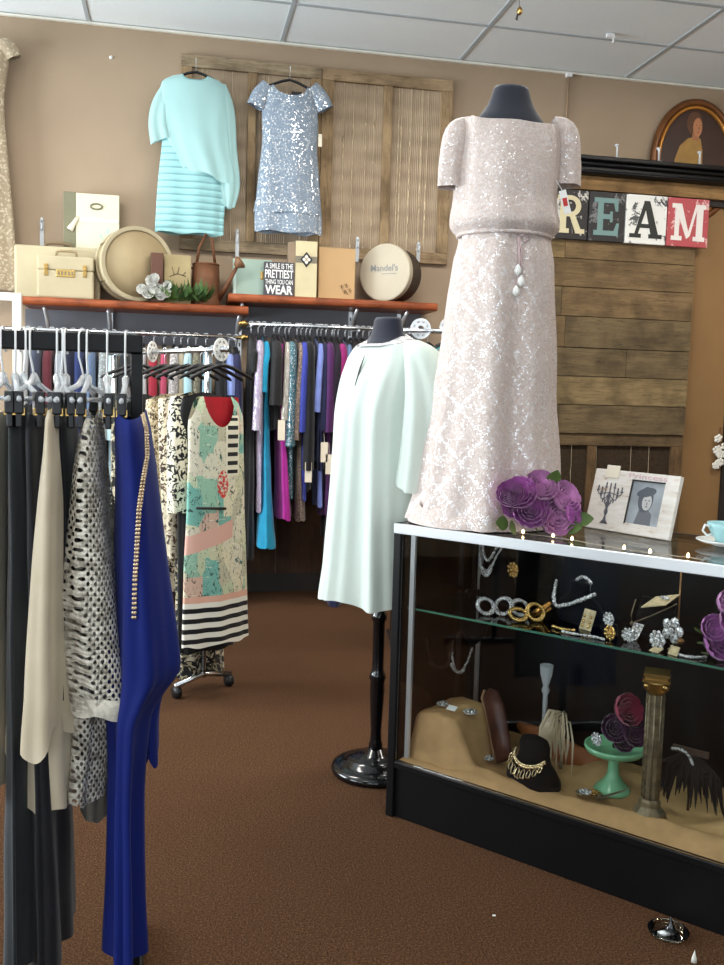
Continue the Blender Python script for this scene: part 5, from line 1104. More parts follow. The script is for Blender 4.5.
b = MB(); q0, q1 = G(561, 190, -.10), G(569, 214, -.10); ct = [(q0[i]+q1[i])/2 for i in range(3)]; b.obox(ct, (.011, 0, .004), (0, .001, 0), (-.011, 0, .034)); b.tube([(ct[0]-.011, -.10, ct[2]+.034), G(556, 180, -.09)], .001, 5); b.obox((ct[0], ct[1]-.0016, ct[2]), (.007, 0, .002), (0, .0004, 0), (-.003, 0, .012), 1); b.build('price_tag', [M['whitepaper'], plain('red_print', S(190,50,50), .6)], gown)
# spread train of the gown on the glass
b = MB(); n = 64; vs = []; fs = []
for i, (f, z) in enumerate(((.92, .05), (1.0, .022), (1.03, .010), (1.06, .004), (1.07, .001))):
    for k in range(n):
        a = 2*pi*k/n; ex = 1+(.03*sin(3*a+1)+.02*sin(7*a))*(f > .95)*(f-.92)/.26
        vs.append((pr[-1][3]+pr[-1][1]*f*ex*cos(a), pr[-1][2]*f*ex*sin(a)*.98, CH-zt1+.001+z+(.006*sin(9*a+1)+.006) * (z > .003)))
for i in range(4):
    for k in range(n): fs.append((i*n+k, (i+1)*n+k, (i+1)*n+(k+1) % n, i*n+(k+1) % n))
b.add(vs, fs, 0, True); b.build('train', M['seqlace'], gown)
# ================================================================== ON TOP OF THE CASE
rd = random.Random(21)
M['peony'] = plain('purple_petal', S(186,104,182), .6, 0, .3, .28, 22, 0, 1, sheen=.3)
M['peony2'] = plain('mauve_petal', S(212,150,202), .6, 0, .3, .25, 22, 0, 1, sheen=.3)
def cloc(px, py, z): return atz(px, py, z)
p = cloc(541, 534, CH); fd = (Vector((0,0,CZ))-p); fd.z = 0; fd.normalize(); rt = Vector((fd.y*-1, fd.x, 0)); rt = Vector((-fd.y, fd.x, 0))
r = thing('silk_flower_bouquet', 'bouquet of purple silk peonies beside the lace gown hem on the case', 'flowers', (p.x, p.y, CH+.001))
ppx = .00275
for k, (px, py, rad, mm, sc) in enumerate(((520, 496, .052, 'peony', 1), (540, 489, .052, 'peony2', 1), (562, 500, .054, 'peony2', 1), (530, 512, .056, 'peony', 1), (552, 517, .062, 'peony2', 1), (514, 508, .036, 'peony', 1), (570, 514, .036, 'peony', 1))):
    q = at(px, py, p.y-.01+.012*(k % 3)); c_ = q-Vector((p.x, p.y, CH)); dirv = Vector(((px-541)*.022, -1, .55-(py-503)*.02))
    b = MB(); bloom(b, c_-dirv.normalized()*rad*.25, rad*.98, rd, layers=6, axis=dirv); b.build('peony_bloom', M[mm], r)
q = at(510, 497, p.y-.02); c_ = q-Vector((p.x, p.y, CH)); b = MB(); bloom(b, c_, .040, rd, layers=9, axis=(-.4, -1, .5)); b.build('carnation_bloom', M['peony'], r)
b = MB()
for px, py, dx, dz, L in ((550, 485, .2, 1, .055), (573, 520, 1, .1, .06), (508, 524, -1, .1, .06), (515, 527, -.5, -.05, .05), (562, 527, .6, 0, .06), (535, 528, -.2, 0, .05)):
    q = at(px, py, p.y+.0); c_ = q-Vector((p.x, p.y, CH)); c_.z = max(c_.z, .006); leaf(b, c_, (dx, -.4, dz), L, .022, up=(0,-1,.2))
b.build('leaves', M['leafgreen'], r)
# photo frame
a_, e_ = cloc(584, 527, CH), cloc(668, 541, CH); c0 = (a_+e_)/2; ux = (e_-a_); wF = ux.length; rzF = atan2(ux.y, ux.x)
hF = .192; tiltF = radians(-14)
r = thing('photo_frame', 'white distressed wood photo frame with candelabra motif and portrait photo', 'photo frame', (c0.x, c0.y, CH+.002), rzF)
Rt = Matrix.Rotation(tiltF, 3, 'X')
def FP(x, y, z): return Rt @ Vector((x, y, z))
def fbox(nm, lo, hi, mm, bev=0, par=None):
    b = MB(); b.box(lo, hi); b.v = [tuple(Rt @ Vector(v)) for v in b.v]; return b.build(nm, mm, par or r, bevel=bev)
t = NT('whitewash'); n_ = t.noise(14, 5, .7, t.scaled((1, 4, 4))); t.set(color=t.ramp(n_, [(.28, S(176,142,108)), (.40, S(222,214,204)), (.7, S(238,234,228))]), rough=.7); t.bump(n_, .3, .003); M['whitewash'] = t.m
px0, px1, pz0, pz1 = wF*-.03, wF*.345, hF*.17, hF*.86
fbox('frame_board', (-wF/2, 0, 0), (px0, .016, hF), M['whitewash'], .002); fbox('frame_board', (px1, 0, 0), (wF/2, .016, hF), M['whitewash'], .002)
fbox('frame_board', (px0, .0004, pz1), (px1, .016, hF), M['whitewash'], .001); fbox('frame_board', (px0, .0004, 0), (px1, .016, pz0), M['whitewash'], .001)
ph = fbox('photo', (px0-.004, .008, pz0-.004), (px1+.004, .012, pz1+.004), plain('photo_grey', S(168,176,182), .35, 0, .5, .25, 14))
cxp, czp = (px0+px1)/2, (pz0+pz1)/2
def fpoly(poly, y, mm, par, nm, d=.0012):
    b = MB(); b.prism(poly, (0, y, 0), (1,0,0), (0,0,1), (0, -d, 0)); b.v = [tuple(Rt @ Vector(v)) for v in b.v]; return b.build(nm, mm, par)
G1, G2, G3 = plain('photo_dark', S(88,94,102), .4), plain('photo_skin', S(196,196,194), .4), plain('photo_mid', S(112,116,122), .4)
fpoly([(cxp-.030, pz0), (cxp+.030, pz0), (cxp+.026, pz0+.035), (cxp+.006, pz0+.055), (cxp-.018, pz0+.05)], .0078, G3, ph, 'photo_shoulders')
fpoly(ell(cxp-.003, czp+.012, .026, .040), .0074, G1, ph, 'photo_hair'); fpoly(ell(cxp+.004, czp+.004, .017, .025), .0070, G2, ph, 'photo_face')
fpoly(ell(cxp-.004, czp+.034, .034, .014, 20, .25), .0066, G1, ph, 'photo_hat')
for ex, ey, wx, wz in ((-.002, .010, .004, .002), (.011, .010, .004, .002), (.005, .0, .002, .005), (.005, -.009, .005, .002)): fpoly(ell(cxp+ex, czp+ey, wx, wz, 8), .0062, G3, ph, 'photo_feature', .0005)
fbox('mount_edge', (px0-.001, -.001, pz0-.003), (px0+.003, .003, pz1+.003), M['ink']); fbox('mount_edge', (px0-.001, -.001, pz1-.001), (px1+.001, .003, pz1+.003), M['ink'])
b = MB(); cxa = -wF*.27
def st(pts, rr): b.tube([(x, -.0015, z) for x, z in pts], rr, 5)
st([(cxa, hF*.16), (cxa, hF*.62), (cxa, hF*.78)], .0022); b.lathe([(.001, -.03), (.008, -.012), (.004, .0), (.009, .012), (.002, .03)], (cxa, -.001, hF*.36), 8, sy=.2); b.lathe([(.016, 0), (.006, .012), (.002, .03)], (cxa, -.001, hF*.10), 8, sy=.15)
for s in (-1, 1):
    for w_, h_, dp in ((.018, .70, .50), (.034, .62, .52), (.050, .64, .60)):
        st([(cxa, hF*.62), (cxa+s*w_*.35, hF*dp), (cxa+s*w_*.8, hF*(dp-.02)), (cxa+s*w_, hF*(dp+.05)), (cxa+s*w_*.9, hF*h_)], .0015); st([(cxa+s*w_*.9-.005, hF*h_), (cxa+s*w_*.9+.005, hF*h_)], .0015); st([(cxa+s*w_*.9, hF*h_), (cxa+s*w_*.9, hF*h_+.016)], .0022); st([(cxa+s*w_*.6, hF*dp-.002), (cxa+s*w_*.6, hF*dp-.014)], .0018)
b.v = [tuple(Rt @ Vector(v)) for v in b.v]; b.build('candelabra_motif', plain('motif_grey', S(92,90,98), .6), r)
b = MB(); add_text(b, 'Princess', (cxp-.005, -.0008, hF*.935), (1,0,0), (0,0,1), .016, wF*.44); b.v = [tuple(Rt @ Vector(v)) for v in b.v]; b.build('script_lettering', plain('script_pink', S(222,190,196), .6), r)
b = MB(); b.box((cxa-.028, -.004, hF*.86), (cxa+.022, -.001, hF*1.07)); b.v = [tuple(Rt @ Vector(v)) for v in b.v]; b.build('price_tag', M['paper'], r, bevel=.001)
b = MB(); b.obox((0, .075, hF*.36), (.018, 0, 0), (0, .002, .0), (0, -.026, hF*.34)); b.build('easel_leg', M['whitewash'], r)
# cup and saucer
q = cloc(722, 546, CH); r = thing('teacup', 'pale turquoise china teacup on a saucer at the right end of case', 'teacup', (q.x, q.y, CH+.001))
M['chinat'] = plain('turquoise_china', S(166,214,218), .2, 0, .6, .1, 8); M['chinaw'] = plain('white_china', S(234,236,234), .18, 0, .6, .02)
b = MB(); b.lathe([(.026, 0), (.028, .004), (.055, .008), (.072, .016), (.071, .018), (.052, .011), (.001, .008)], n=32); b.build('saucer', M['chinaw'], r)
b = MB(); b.lathe([(.001, .0105), (.020, .0105), (.019, .018), (.03, .030), (.040, .050), (.045, .066), (.0435, .066), (.037, .048), (.024, .03), (.001, .026)], n=32); b.build('cup', M['chinat'], r)
b = MB(); b.tube([(-.040, 0, .056), (-.058, 0, .060), (-.064, 0, .044), (-.05, 0, .030), (-.034, 0, .034)], .0035, 8); b.build('handle', M['chinaw'], r)
# string of warm lights lying on the glass
M['bulb'] = emit('fairy_bulb', (1, .72, .36, 1), 9)
pts = [(500, 531), (523, 533), (553, 537), (572, 540), (600, 545), (624, 549), (650, 553), (688, 557), (706, 560)]
W_ = [cloc(x, y, CH+.004) for x, y in pts]; o0 = W_[4].copy(); o0.z = CH+.001
r = thing('fairy_light_string', 'string of small warm fairy lights along the front of the case top', 'string lights', o0)
b = MB(); wp = []
for i in range(len(W_)-1):
    for k in range(4): u = k/4; wp.append(W_[i].lerp(W_[i+1], u)-o0+Vector((0, .008*sin(i*2+k*1.7), 0)))
b.tube([(v.x, v.y, .0025) for v in wp], .0012, 5); b.build('wire', plain('clear_wire', S(150,140,120), .4), r)
for i in (1, 2, 3, 5, 6, 7): b = MB(); v = W_[i]-o0; b.lathe([(.001, 0), (.003, .002), (.0042, .006), (.0028, .010), (.0005, .013)], (v.x, v.y, .001), 8); b.build('bulb', M['bulb'], r)

# ================================================================== JEWELLERY ON THE GLASS SHELF
def chain(mb, pts, rad, n, jit=0, rr=random):
    P = [Vector(p) for p in pts]; N = len(P)
    for k in range(n):
        t_ = k/(n-1)*(N-1); i = min(int(t_), N-2); u = t_-i; g = lambda a: P[max(0, min(N-1, a))]
        v = Vector([cr(g(i-1)[c], g(i)[c], g(i+1)[c], g(i+2)[c], u) for c in range(3)])
        mb.ball(v+Vector((rr.uniform(-jit, jit),)*1+(rr.uniform(-jit, jit), rr.uniform(-jit, jit))), rad*rr.uniform(.75, 1.15), 6)
def ctag(o, s, v, z, label, cat, group=None, rz=0): o.location = cw(s, v, z); o.rotation_euler = (0, 0, CR+rz); return tag(o, label, cat, group)
def bust(s, v, z, h, label, wdt=.075, rz=0, name='necklace_bust'):
    b = MB(); b.lathe([(.001, 0), (wdt*.85, 0), (wdt, .015), (wdt*1.02, h*.30), (wdt*.86, h*.50), (wdt*.50, h*.66), (wdt*.42, h*.80), (wdt*.44, h*.97), (.001, h)], n=32, sy=.55); return ctag(b.build(name, M['velvet']), s, v, z, label, 'jewellery bust', None, rz)
FACE = -0.35   # busts turn a little to the camera
def on_bust(fs, s, v, z, name, label, cat, rz=FACE, mm='crystal'):
    o = MB(); fs(o); return ctag(o.build(name, M[mm]), s, v, z, label, cat, None, rz)
# bust one: two strand crystal necklace
s1, z1 = cpx(497, 560, .30)
bust(s1, .31, ZS+.001, .235, 'black velvet bust with two strand necklace on glass shelf', .075, FACE)
def nk(w, top, low, y, n, rad, big=None):
    def f(o):
        chain(o, [(-w, y*.45, top), (-w*.85, y*.9, (top*.6+low*.4)), (-w*.45, y*1.02, low+.012), (0, y*1.05, low), (w*.45, y*1.02, low+.012), (w*.85, y*.9, (top*.6+low*.4)), (w, y*.45, top)], rad, n, 0, rd)
        if big:
            for k in range(big): a = (k/(big-1)-.5)*1.5; o.ball((w*.8*sin(a*.9), y*1.08, low+.014*(a*1.6)**2-.010), rad*2.0, 6, 0, (1, .6, 1.5))
    return f
on_bust(nk(.038, .215, .145, -.046, 46, .0048), s1, .31, ZS, 'crystal_necklace', 'inner crystal strand necklace on the tall black bust', 'necklace')
on_bust(nk(.05, .205, .112, -.050, 54, .0044, 11), s1, .31, ZS, 'crystal_necklace', 'outer crystal necklace with hanging drops on the tall black bust', 'necklace')
def brooch(s, v, z, rad, mm, label, seed, flat_=False, rz=FACE, name='brooch', cat='brooch', group=None):
    r_ = random.Random(seed); o = MB()
    for k in range(9): a = 2*pi*k/9; o.ball((rad*.8*cos(a), -.004, rad*.8*sin(a)), rad*.28, 6, 0, (1, .6, 1))
    for k in range(5): a = 2*pi*k/5; o.ball((rad*.42*cos(a), -.007, rad*.42*sin(a)), rad*.28, 6, 0, (1, .6, 1))
    o.ball((0, -.009, 0), rad*.3, 8); o.lathe([(.001, 0), (rad*.9, 0), (rad*.8, .004), (.001, .005)], n=16, M=Matrix.Rotation(pi/2, 3, 'X'))
    if flat_: o.v = [(x, z_, -y+.006) for x, y, z_ in o.v]
    return ctag(o.build(name, M[mm]), s, v, z, label, cat, group, rz)
s_, z_ = cpx(513, 570, .24); brooch(s_, .245, z_, .026, 'gold', 'large gold brooch pinned at the right of tall black bust', 2)
# bracelets heap
for k, (px, py, mm, lb) in enumerate(((487, 612, 'crystal', 'crystal bracelet leaning at the left end of the shelf heap'), (500, 618, 'crystal', 'crystal bracelet second from left in the shelf heap'), (512, 616, 'crystal', 'crystal bracelet in the middle of the shelf heap'), (519, 626, 'gold', 'gold bracelet lying in front in the shelf heap'), (532, 622, 'gold', 'gold bracelet at right in the shelf heap'))):
    s_, z_ = cpx(px, py, .14); R_ = .026
    o = MB(); tl = rd.uniform(.5, 1.1)
    for a in [2*pi*j/22 for j in range(22)]:
        for off in (-.006, .006): o.ball((R_*cos(a), R_*sin(a)*cos(tl)+off, R_*sin(tl)*(1+sin(a))+.006), .0056, 6)
    ctag(o.build('bracelet', M[mm]), s_, .13+.03*(k % 3), ZS+.001, lb, 'bracelet', None, rd.random())
s_, z_ = cpx(541, 612, .20); o = MB(); o.tube([(-.03, 0, .0), (0, -.004, .018), (.03, 0, .048)], [.010, .014, .005], 10, flat=.5); o.tube([(-.034, .006, .0), (0, .006, .006), (.03, .006, .03)], [.006, .007, .004], 8, flat=.5); ctag(o.build('hair_clip', plain('amber_gold', S(186,134,64), .25, .8, .5, .2, 30)), s_, .20, ZS+.008, 'amber gold hair clip beside the bracelet heap', 'hair clip')
# bust two: V necklace and comb
s2, z2 = cpx(578, 610, .24)
bust(s2, .25, ZS+.001, .125, 'low black velvet bust with V shaped crystal necklace', .085, FACE)
on_bust(lambda o: chain(o, [(-.075, -.028, .115), (-.06, -.05, .075), (-.045, -.056, .048), (.0, -.058, .058), (.05, -.052, .082), (.085, -.03, .105)], .0062, 40, .0012, rd), s2, .25, ZS, 'crystal_necklace', 'V shaped crystal necklace on the low black bust', 'necklace')
s_, z_ = cpx(583, 592, .24); o = MB()
for k in range(12): o.ball((-.028+.056*k/11, -.004, .012*sin(pi*k/11)), .006, 6)
for k in range(8): o.cyl((-.024+.048*k/7, 0, -.004), (-.022+.044*k/7, 0, -.026), .0012, n=5)
ctag(o.build('hair_comb', M['crystal']), s_, .25, ZS+.1285, 'crystal hair comb resting on top of the low black bust', 'hair comb', None, FACE)
def card(px, py, v, w_, h_, mm, label, deco=None, lean=-.35, rz=FACE, cat='earring card', name='earring_card', zbase=None, dm='crystal'):
    s_, z_ = cpx(px, py, v); Rl = Matrix.Rotation(lean, 3, 'X'); b = MB(); b.box((-w_/2, 0, 0), (w_/2, .002, h_)); b.v = [tuple(Rl @ Vector(q)) for q in b.v]
    o = b.build(name, M[mm], bevel=.0006); ctag(o, s_, v, (zbase if zbase is not None else ZS+.0015), label, cat, None, rz)
    if deco:
        q = MB()
        for (x, z, rr) in deco: q.ball((x, -.003, z), rr, 7, 0, (1, .7, 1))
        q.v = [tuple(Rl @ Vector(p)) for p in q.v]; q.build('earring', M[dm], o)
    return o
M['plaid'] = plain('plaid_card', S(196,178,140), .7, 0, .3, .35, 60)
card(584, 640, .16, .045, .062, 'plaid', 'beige checked earring card before the low black bust', [(-.012, .04, .005), (.012, .04, .005), (-.012, .025, .005), (.012, .025, .005), (-.012, .012, .005), (.012, .012, .005)], dm='gold')
s_, z_ = cpx(563, 641, .12); o = MB(); chain(o, [(-.035, 0, .005), (0, -.012, .005), (.035, -.004, .005)], .0045, 14, 0, rd); ctag(o.build('bracelet', M['gold']), s_, .12, ZS+.001, 'short gold bracelet lying flat before the V necklace', 'bracelet')
s_, z_ = cpx(580, 646, .075); o = MB(); chain(o, [(-.06, 0, .0045), (-.02, -.003, .0045), (.03, .004, .0045), (.065, 0, .0045)], .0042, 30, 0, rd); ctag(o.build('bracelet', M['crystal']), s_, .085, ZS+.001, 'straight crystal bracelet lying along the shelf front', 'bracelet')
s_, z_ = cpx(607, 640, .14); brooch(s_, .15, ZS+.05, .020, 'crystal', 'silver cluster brooch standing right of the checked card', 5); b = MB(); b.lathe([(.001, 0), (.022, 0), (.018, .03), (.001, .032)], n=16); ctag(b.build('ring_stand', M['velvet']), s_, .165, ZS+.001, 'small black stand behind the silver cluster brooch', 'jewellery stand')
s_, z_ = cpx(609, 650, .10); brooch(s_, .105, ZS+.022, .021, 'gold', 'pearl and gold brooch low at the shelf front', 6)
# easel with chain, cards and flower brooches
s3, _ = cpx(652, 628, .20)
b = MB(); b.obox((0, 0, .055), (.06, 0, 0), (0, .003, 0), (0, .02, .055)); b.obox((0, .05, .045), (.008, 0, 0), (0, .003, 0), (0, -.025, .046)); b.box((-.06, -.024, 0), (.06, -.012, .012)); ctag(b.build('jewellery_easel', M['velvet']), s3, .21, ZS+.001, 'black velvet easel with a chain necklace on the glass shelf', 'jewellery easel', None, FACE)
o = MB(); o.tube([(-.048, -.024, .105), (-.058, -.028, .06), (-.052, -.03, .035), (0, -.016, .065), (.055, -.006, .10), (.075, .002, .115)], .0018, 6); o.ball((-.052, -.031, .034), .006, 6); ctag(o.build('pendant_necklace', M['bronze']), s3, .21, ZS+.002, 'dark chain pendant necklace on the black easel', 'necklace', None, FACE)
card(632, 634, .16, .035, .05, 'crystal', 'oval beaded hair slide left of the black easel', [(-.006, .02, .008), (.006, .028, .008), (0, .04, .007), (-.002, .008, .007)], cat='hair slide', name='hair_slide', lean=-.6)
s_, z_ = cpx(628, 648, .12); brooch(s_, .12, ZS+.022, .02, 'crystal', 'silver leaf brooch below the beaded hair slide', 8, rz=-.1)
s_, z_ = cpx(658, 642, .10); o_ = brooch(s_, .10, ZS+.028, .026, 'crystal', 'round crystal brooch at front of the black easel', 9)
s_, z_ = cpx(673, 630, .12); r_ = MB()
for k in range(5): a = 2*pi*k/5; r_.ball((.022*cos(a), -.003, .022*sin(a)), .016, 8, 0, (1, .3, 1))
r_.ball((0, -.008, 0), .008, 8); ctag(r_.build('flower_brooch', M['crystal']), s_, .12, z_, 'clear five petal flower brooch right of black easel', 'brooch', None, FACE); b = MB(); b.cyl((0, 0, 0), (0, 0, z_-ZS-.012), .002, n=6); b.lathe([(.001, 0), (.014, 0), (.012, .003), (.001, .004)], n=12); ctag(b.build('pin_stand', M['bronze']), s_, .126, ZS+.001, 'thin metal pin stand under the five petal brooch', 'jewellery stand')
s_, z_ = cpx(673, 608, .22); zc = z_
b = MB(); b.cyl((0, 0, 0), (0, 0, CH-.04-ZS), .0025, n=8); b.lathe([(.001, 0), (.02, 0), (.018, .004), (.001, .005)], n=14); ctag(b.build('card_rod', plain('copper_rod', S(176,130,84), .35, .6)), s_+.012, .235, ZS+.001, 'thin copper rod rising from shelf to case top', 'rod')
b = MB(); b.obox((0, 0, 0), (.042, 0, .012), (0, .030, .012), (0, 0, .0015)); b.ball((.02, -.006, .014), .011, 8, 1, (1.6, .8, .6)); ctag(b.build('display_card', [M['plaid'], M['crystal']]), s_-.03, .20, ZS+.1145, 'tan display card tilted on top of the black easel', 'display card', None, FACE)
for px, py, lb in ((653, 655, 'small tan price card lying below the round crystal brooch'), (672, 655, 'small tan price card standing at the shelf front')):
    card(px, py, .07, .030, .026, 'plaid', lb, None, cat='price card', name='price_card', lean=-.5 if px > 660 else -1.25)
# purple flowers at right on shelf
s_, z_ = cpx(714, 640, .12); p_ = cw(s_, .12, ZS+.001)
r = thing('silk_flower_bunch', 'purple and pink silk flower bunch at the right end of glass shelf', 'flowers', p_)
for k, (dx, dy, dz, rad, mm) in enumerate(((0, 0, .04, .05, 'peony'), (.03, -.02, .10, .045, 'peony2'), (-.025, -.02, .085, .036, 'peony'), (.05, 0, .05, .045, 'peony'), (.02, .0, .145, .036, 'peony2'))):
    b = MB(); bloom(b, (dx, dy, dz), rad, rd, layers=5, axis=(rd.uniform(-.5, .2), -1, .4)); b.build('bloom', M[mm], r)
b = MB()
for k in range(8): leaf(b, (rd.uniform(-.03, .03), 0, .01+.01*k), (rd.uniform(-1, 1), -.3, rd.uniform(-.1, .6)), .05, .014)
b.build('leaves', M['leafgreen'], r)
s_, z_ = cpx(690, 656, .07); o = MB(); chain(o, [(-.03, 0, .004), (-.005, -.004, .004), (.02, .012, .004), (.03, .03, .004)], .004, 20, 0, rd); ctag(o.build('bracelet', M['crystal']), s_, .075, ZS+.001, 'curved crystal bracelet left of the purple flower bunch', 'bracelet')

# ================================================================== LOWER LEVEL OF THE CASE
def smooth(x): x = max(0, min(1, x)); return x*x*(3-2*x)
def bump_(x, c, w): return exp(-((x-c)/w)**2)
def bur_h(s, v):
    h = .012
    h += .15*smooth((s-.035)/.03)*smooth((.30-s)/.10)*smooth((v-.045)/.03)*smooth((.36-v)/.08)*(.93+.07*cos((s-.16)*16))     # padded block at the left
    h += .030*bump_(v, .065, .030)*(smooth((s-.22)/.1))*(.8+.3*sin(s*9))                       # rolled front edge
    h += .07*bump_(v, .30, .09)*smooth((s-.45)/.2)*(.5+.5*sin(s*6-1.1))*smooth((1.5-s)/.2)
    h += .10*bump_(s, 1.16, .14)*smooth((v-.05)/.1)
    h += .006*mnoise.noise(Vector((s*14, v*14, 1)))+.003*mnoise.noise(Vector((s*40, v*40, 3)))
    return max(.004, h)
b = MB(); NS, NV = 190, 52; vs = []; fs = []
s0, s1_, v0, v1 = .034, CL-.05, .020, .47
for i in range(NS+1):
    for j in range(NV+1):
        s = s0+(s1_-s0)*i/NS; v = v0+(v1-v0)*j/NV; e = min(i, NS-i, j, NV-j); vs.append((s, v, .1885+(bur_h(s, v) if e else .001)))
for i in range(NS):
    for j in range(NV): a = i*(NV+1)+j; fs.append((a, a+NV+1, a+NV+2, a+1))
b.add(vs, fs, 0, True); bo = b.build('burlap_cloth', M['burlap']); bo.location = LF; bo.rotation_euler = (0, 0, CR); tag(bo, 'tan burlap cloth draped over the floor of the display case', 'burlap cloth')
def zb_(s, v): return .1885+bur_h(s, v)+.002
def low(px, py, v): s, z = cpx(px, py, v); return s, z
# necklace on black stand at left back
s4, z4 = low(466, 660, .36)
b = MB(); b.lathe([(.001, 0), (.05, 0), (.05, .01), (.014, .016), (.014, .30), (.06, .34), (.072, .40), (.06, .45), (.034, .475), (.030, .495), (.001, .497)], n=28, sy=.5); ctag(b.build('necklace_stand', M['velvet']), s4, .40, zb_(s4, .40), 'tall black necklace stand in the lower left of the case', 'jewellery bust', None, FACE)
def f(o):
    zt, zl = z4+.055-.19, z4-.04-.19
    chain(o, [(-.052, -.035, zt), (-.043, -.045, (zt+zl)/2), (-.02, -.05, zl+.010), (.0, -.052, zl), (.02, -.05, zl+.010), (.043, -.045, (zt+zl)/2), (.052, -.035, zt)], .0042, 60, .0008, rd)
    for k in range(13): a = (k/12-.5)*2.2; o.ball((.042*sin(a)*.9, -.053, zl+.014*a*a), .0066, 6)
o = MB(); f(o); ctag(o.build('crystal_necklace', M['crystal']), s4, .385, .19, 'crystal collar necklace on the tall stand below the glass shelf', 'necklace', None, FACE)
# jewellery on the burlap block
for px, py, mm, rr, lb in ((442, 722, 'crystal', .020, 'oval silver brooch lying on the burlap block'), (470, 716, 'crystal', .024, 'silver brooch lying beside the dark wooden form'), (490, 731, 'crystal', .018, 'small crystal brooch at the lower edge of dark wooden form')):
    s_, z_ = low(px, py, .16); brooch(s_, .16, zb_(s_, .16)+.002, rr, mm, lb, int(px), True, rd.random())
s_, z_ = low(450, 739, .11); b = MB(); b.obox((0, 0, .006), (.016, 0, 0), (0, .009, .004), (0, 0, .0012)); ctag(b.build('price_tag', M['whitepaper']), s_, .115, zb_(s_, .115)+.008, 'white price tag lying on front of the burlap block', 'price tag')
# dark wooden form
s_, z_ = low(497, 707, .22); zq = zb_(s_+.06, .22); b = MB()
pth = [(-.075, .02, .20), (-.06, .015, .185), (-.03, .01, .145), (.0, .0, .10), (.03, -.01, .055), (.06, -.02, .012)]
b.tube(pth, [.006, .036, .044, .044, .042, .036], 20, flat=.45, ref=(1, 0, .6)); wf = ctag(b.build('wooden_form', plain('dark_mahogany', S(70,34,26), .45, 0, .4, .3, 14)), s_+.01, .215, zq+.008, 'dark reddish brown rounded wooden form leaning behind the domed bust', 'wooden form', None, FACE)
b = MB(); q = [Vector(p_) for p_ in pth]
b.tube([(x-.036*(.3 if i == 0 else 1)*.8, y-.012, z-.018*(.3 if i == 0 else 1)) for i, (x, y, z) in enumerate(pth)], .0045, 6); b.build('pale_edge', plain('tan_edge', S(150,112,78), .6), wf)
# domed black bust and gold necklace
s5, _ = low(531, 770, .10); zq = zb_(s5, .115)
b = MB(); b.lathe([(.001, 0), (.085, 0), (.100, .010), (.099, .028), (.080, .055), (.062, .075), (.056, .10), (.056, .125), (.048, .140), (.025, .148), (.001, .150)], n=36, sy=.62); ctag(b.build('necklace_bust', M['velvet']), s5, .118, zq-.004, 'black velvet domed bust with gold collar at the case front', 'jewellery bust', None, FACE)
o = MB()
for k in range(17):
    a = (k/16-.5)*2.5; x, y, z = .066*sin(a), -.046*cos(a)-.004, .066+.024*(a/1.25)**2
    o.ball((x, y, z), .0055, 7)
    dl = .034*(1-.42*abs(a)/1.25)
    if k % 2 == 0:
        o.tube([(x+.007*cos(u)*cos(a*.5), y-.012-.006*(1+sin(u)), z-.016-dl*.5*sin(u)*.8) for u in [2*pi*j/12 for j in range(12)]], .0018, 5, closed=True); o.ball((x, y-.014, z-dl), .0035, 6)
chain(o, [(.066*sin(a), -.046*cos(a)-.003, .072+.024*(a/1.25)**2) for a in [(-1.25+2.5*j/20) for j in range(21)]], .0036, 50, 0, rd)
ctag(o.build('statement_necklace', plain('pale_gold_crystal', S(226,200,158), .15, .8, .5, .15, 90)), s5, .118, zq-.004, 'gold crystal collar necklace on the domed black bust', 'necklace', None, FACE)
# rust scarf behind
s_, _ = low(560, 745, .33); b = MB(); b.tube([(-.16, .02, .09), (-.10, .0, .075), (0, 0, .05), (.10, -.01, .04), (.17, 0, .03)], [.012, .035, .04, .038, .015], 16, flat=.8); ctag(b.build('rust_scarf', plain('rust_satin', S(146,84,46), .5, 0, .4, .2, 12)), s_, .33, zb_(s_, .33)-.015, 'rust coloured satin scarf lying behind the mint cake stand', 'scarf')
# feather spray and glass candlestick
s_, _ = low(563, 720, .26); r = thing('feather_spray', 'pale ivory feather spray hanging over the burlap behind domed bust', 'feathers', cw(s_, .26, zb_(s_, .26)), CR)
for k in range(34):
    b = MB(); a = rd.uniform(-1, 1); h0 = .10+.06*rd.random(); L = rd.uniform(.07, .13); pts = [(a*.012, 0, h0+.03), (a*.035, -.02-.02*rd.random(), h0+.035), (a*.055, -.04, h0-.02), (a*.06+rd.uniform(-.01, .01), -.045, max(.006, h0-L))]
    b.tube(pts, [.0012, .006, .0075, .0012], 5, flat=.3); b.build('feather', plain('ivory_feather', S(206,188,160), .8) if k == 0 else bpy.data.materials['ivory_feather'], r)
b = MB(); b.cyl((0, 0, 0), (0, 0, .14), .004, n=8); b.build('stem', M['bronze'], r)
s_, _ = low(543, 690, .34); b = MB(); b.lathe([(.001, 0), (.035, 0), (.033, .006), (.010, .016), (.008, .05), (.013, .065), (.008, .08), (.008, .20), (.014, .215), (.009, .23), (.02, .27), (.022, .30), (.018, .30), (.001, .27)], n=18); ctag(b.build('glass_candlestick', M['clear']), s_, .36, zb_(s_, .36), 'tall clear glass candlestick behind the feather spray', 'candlestick')
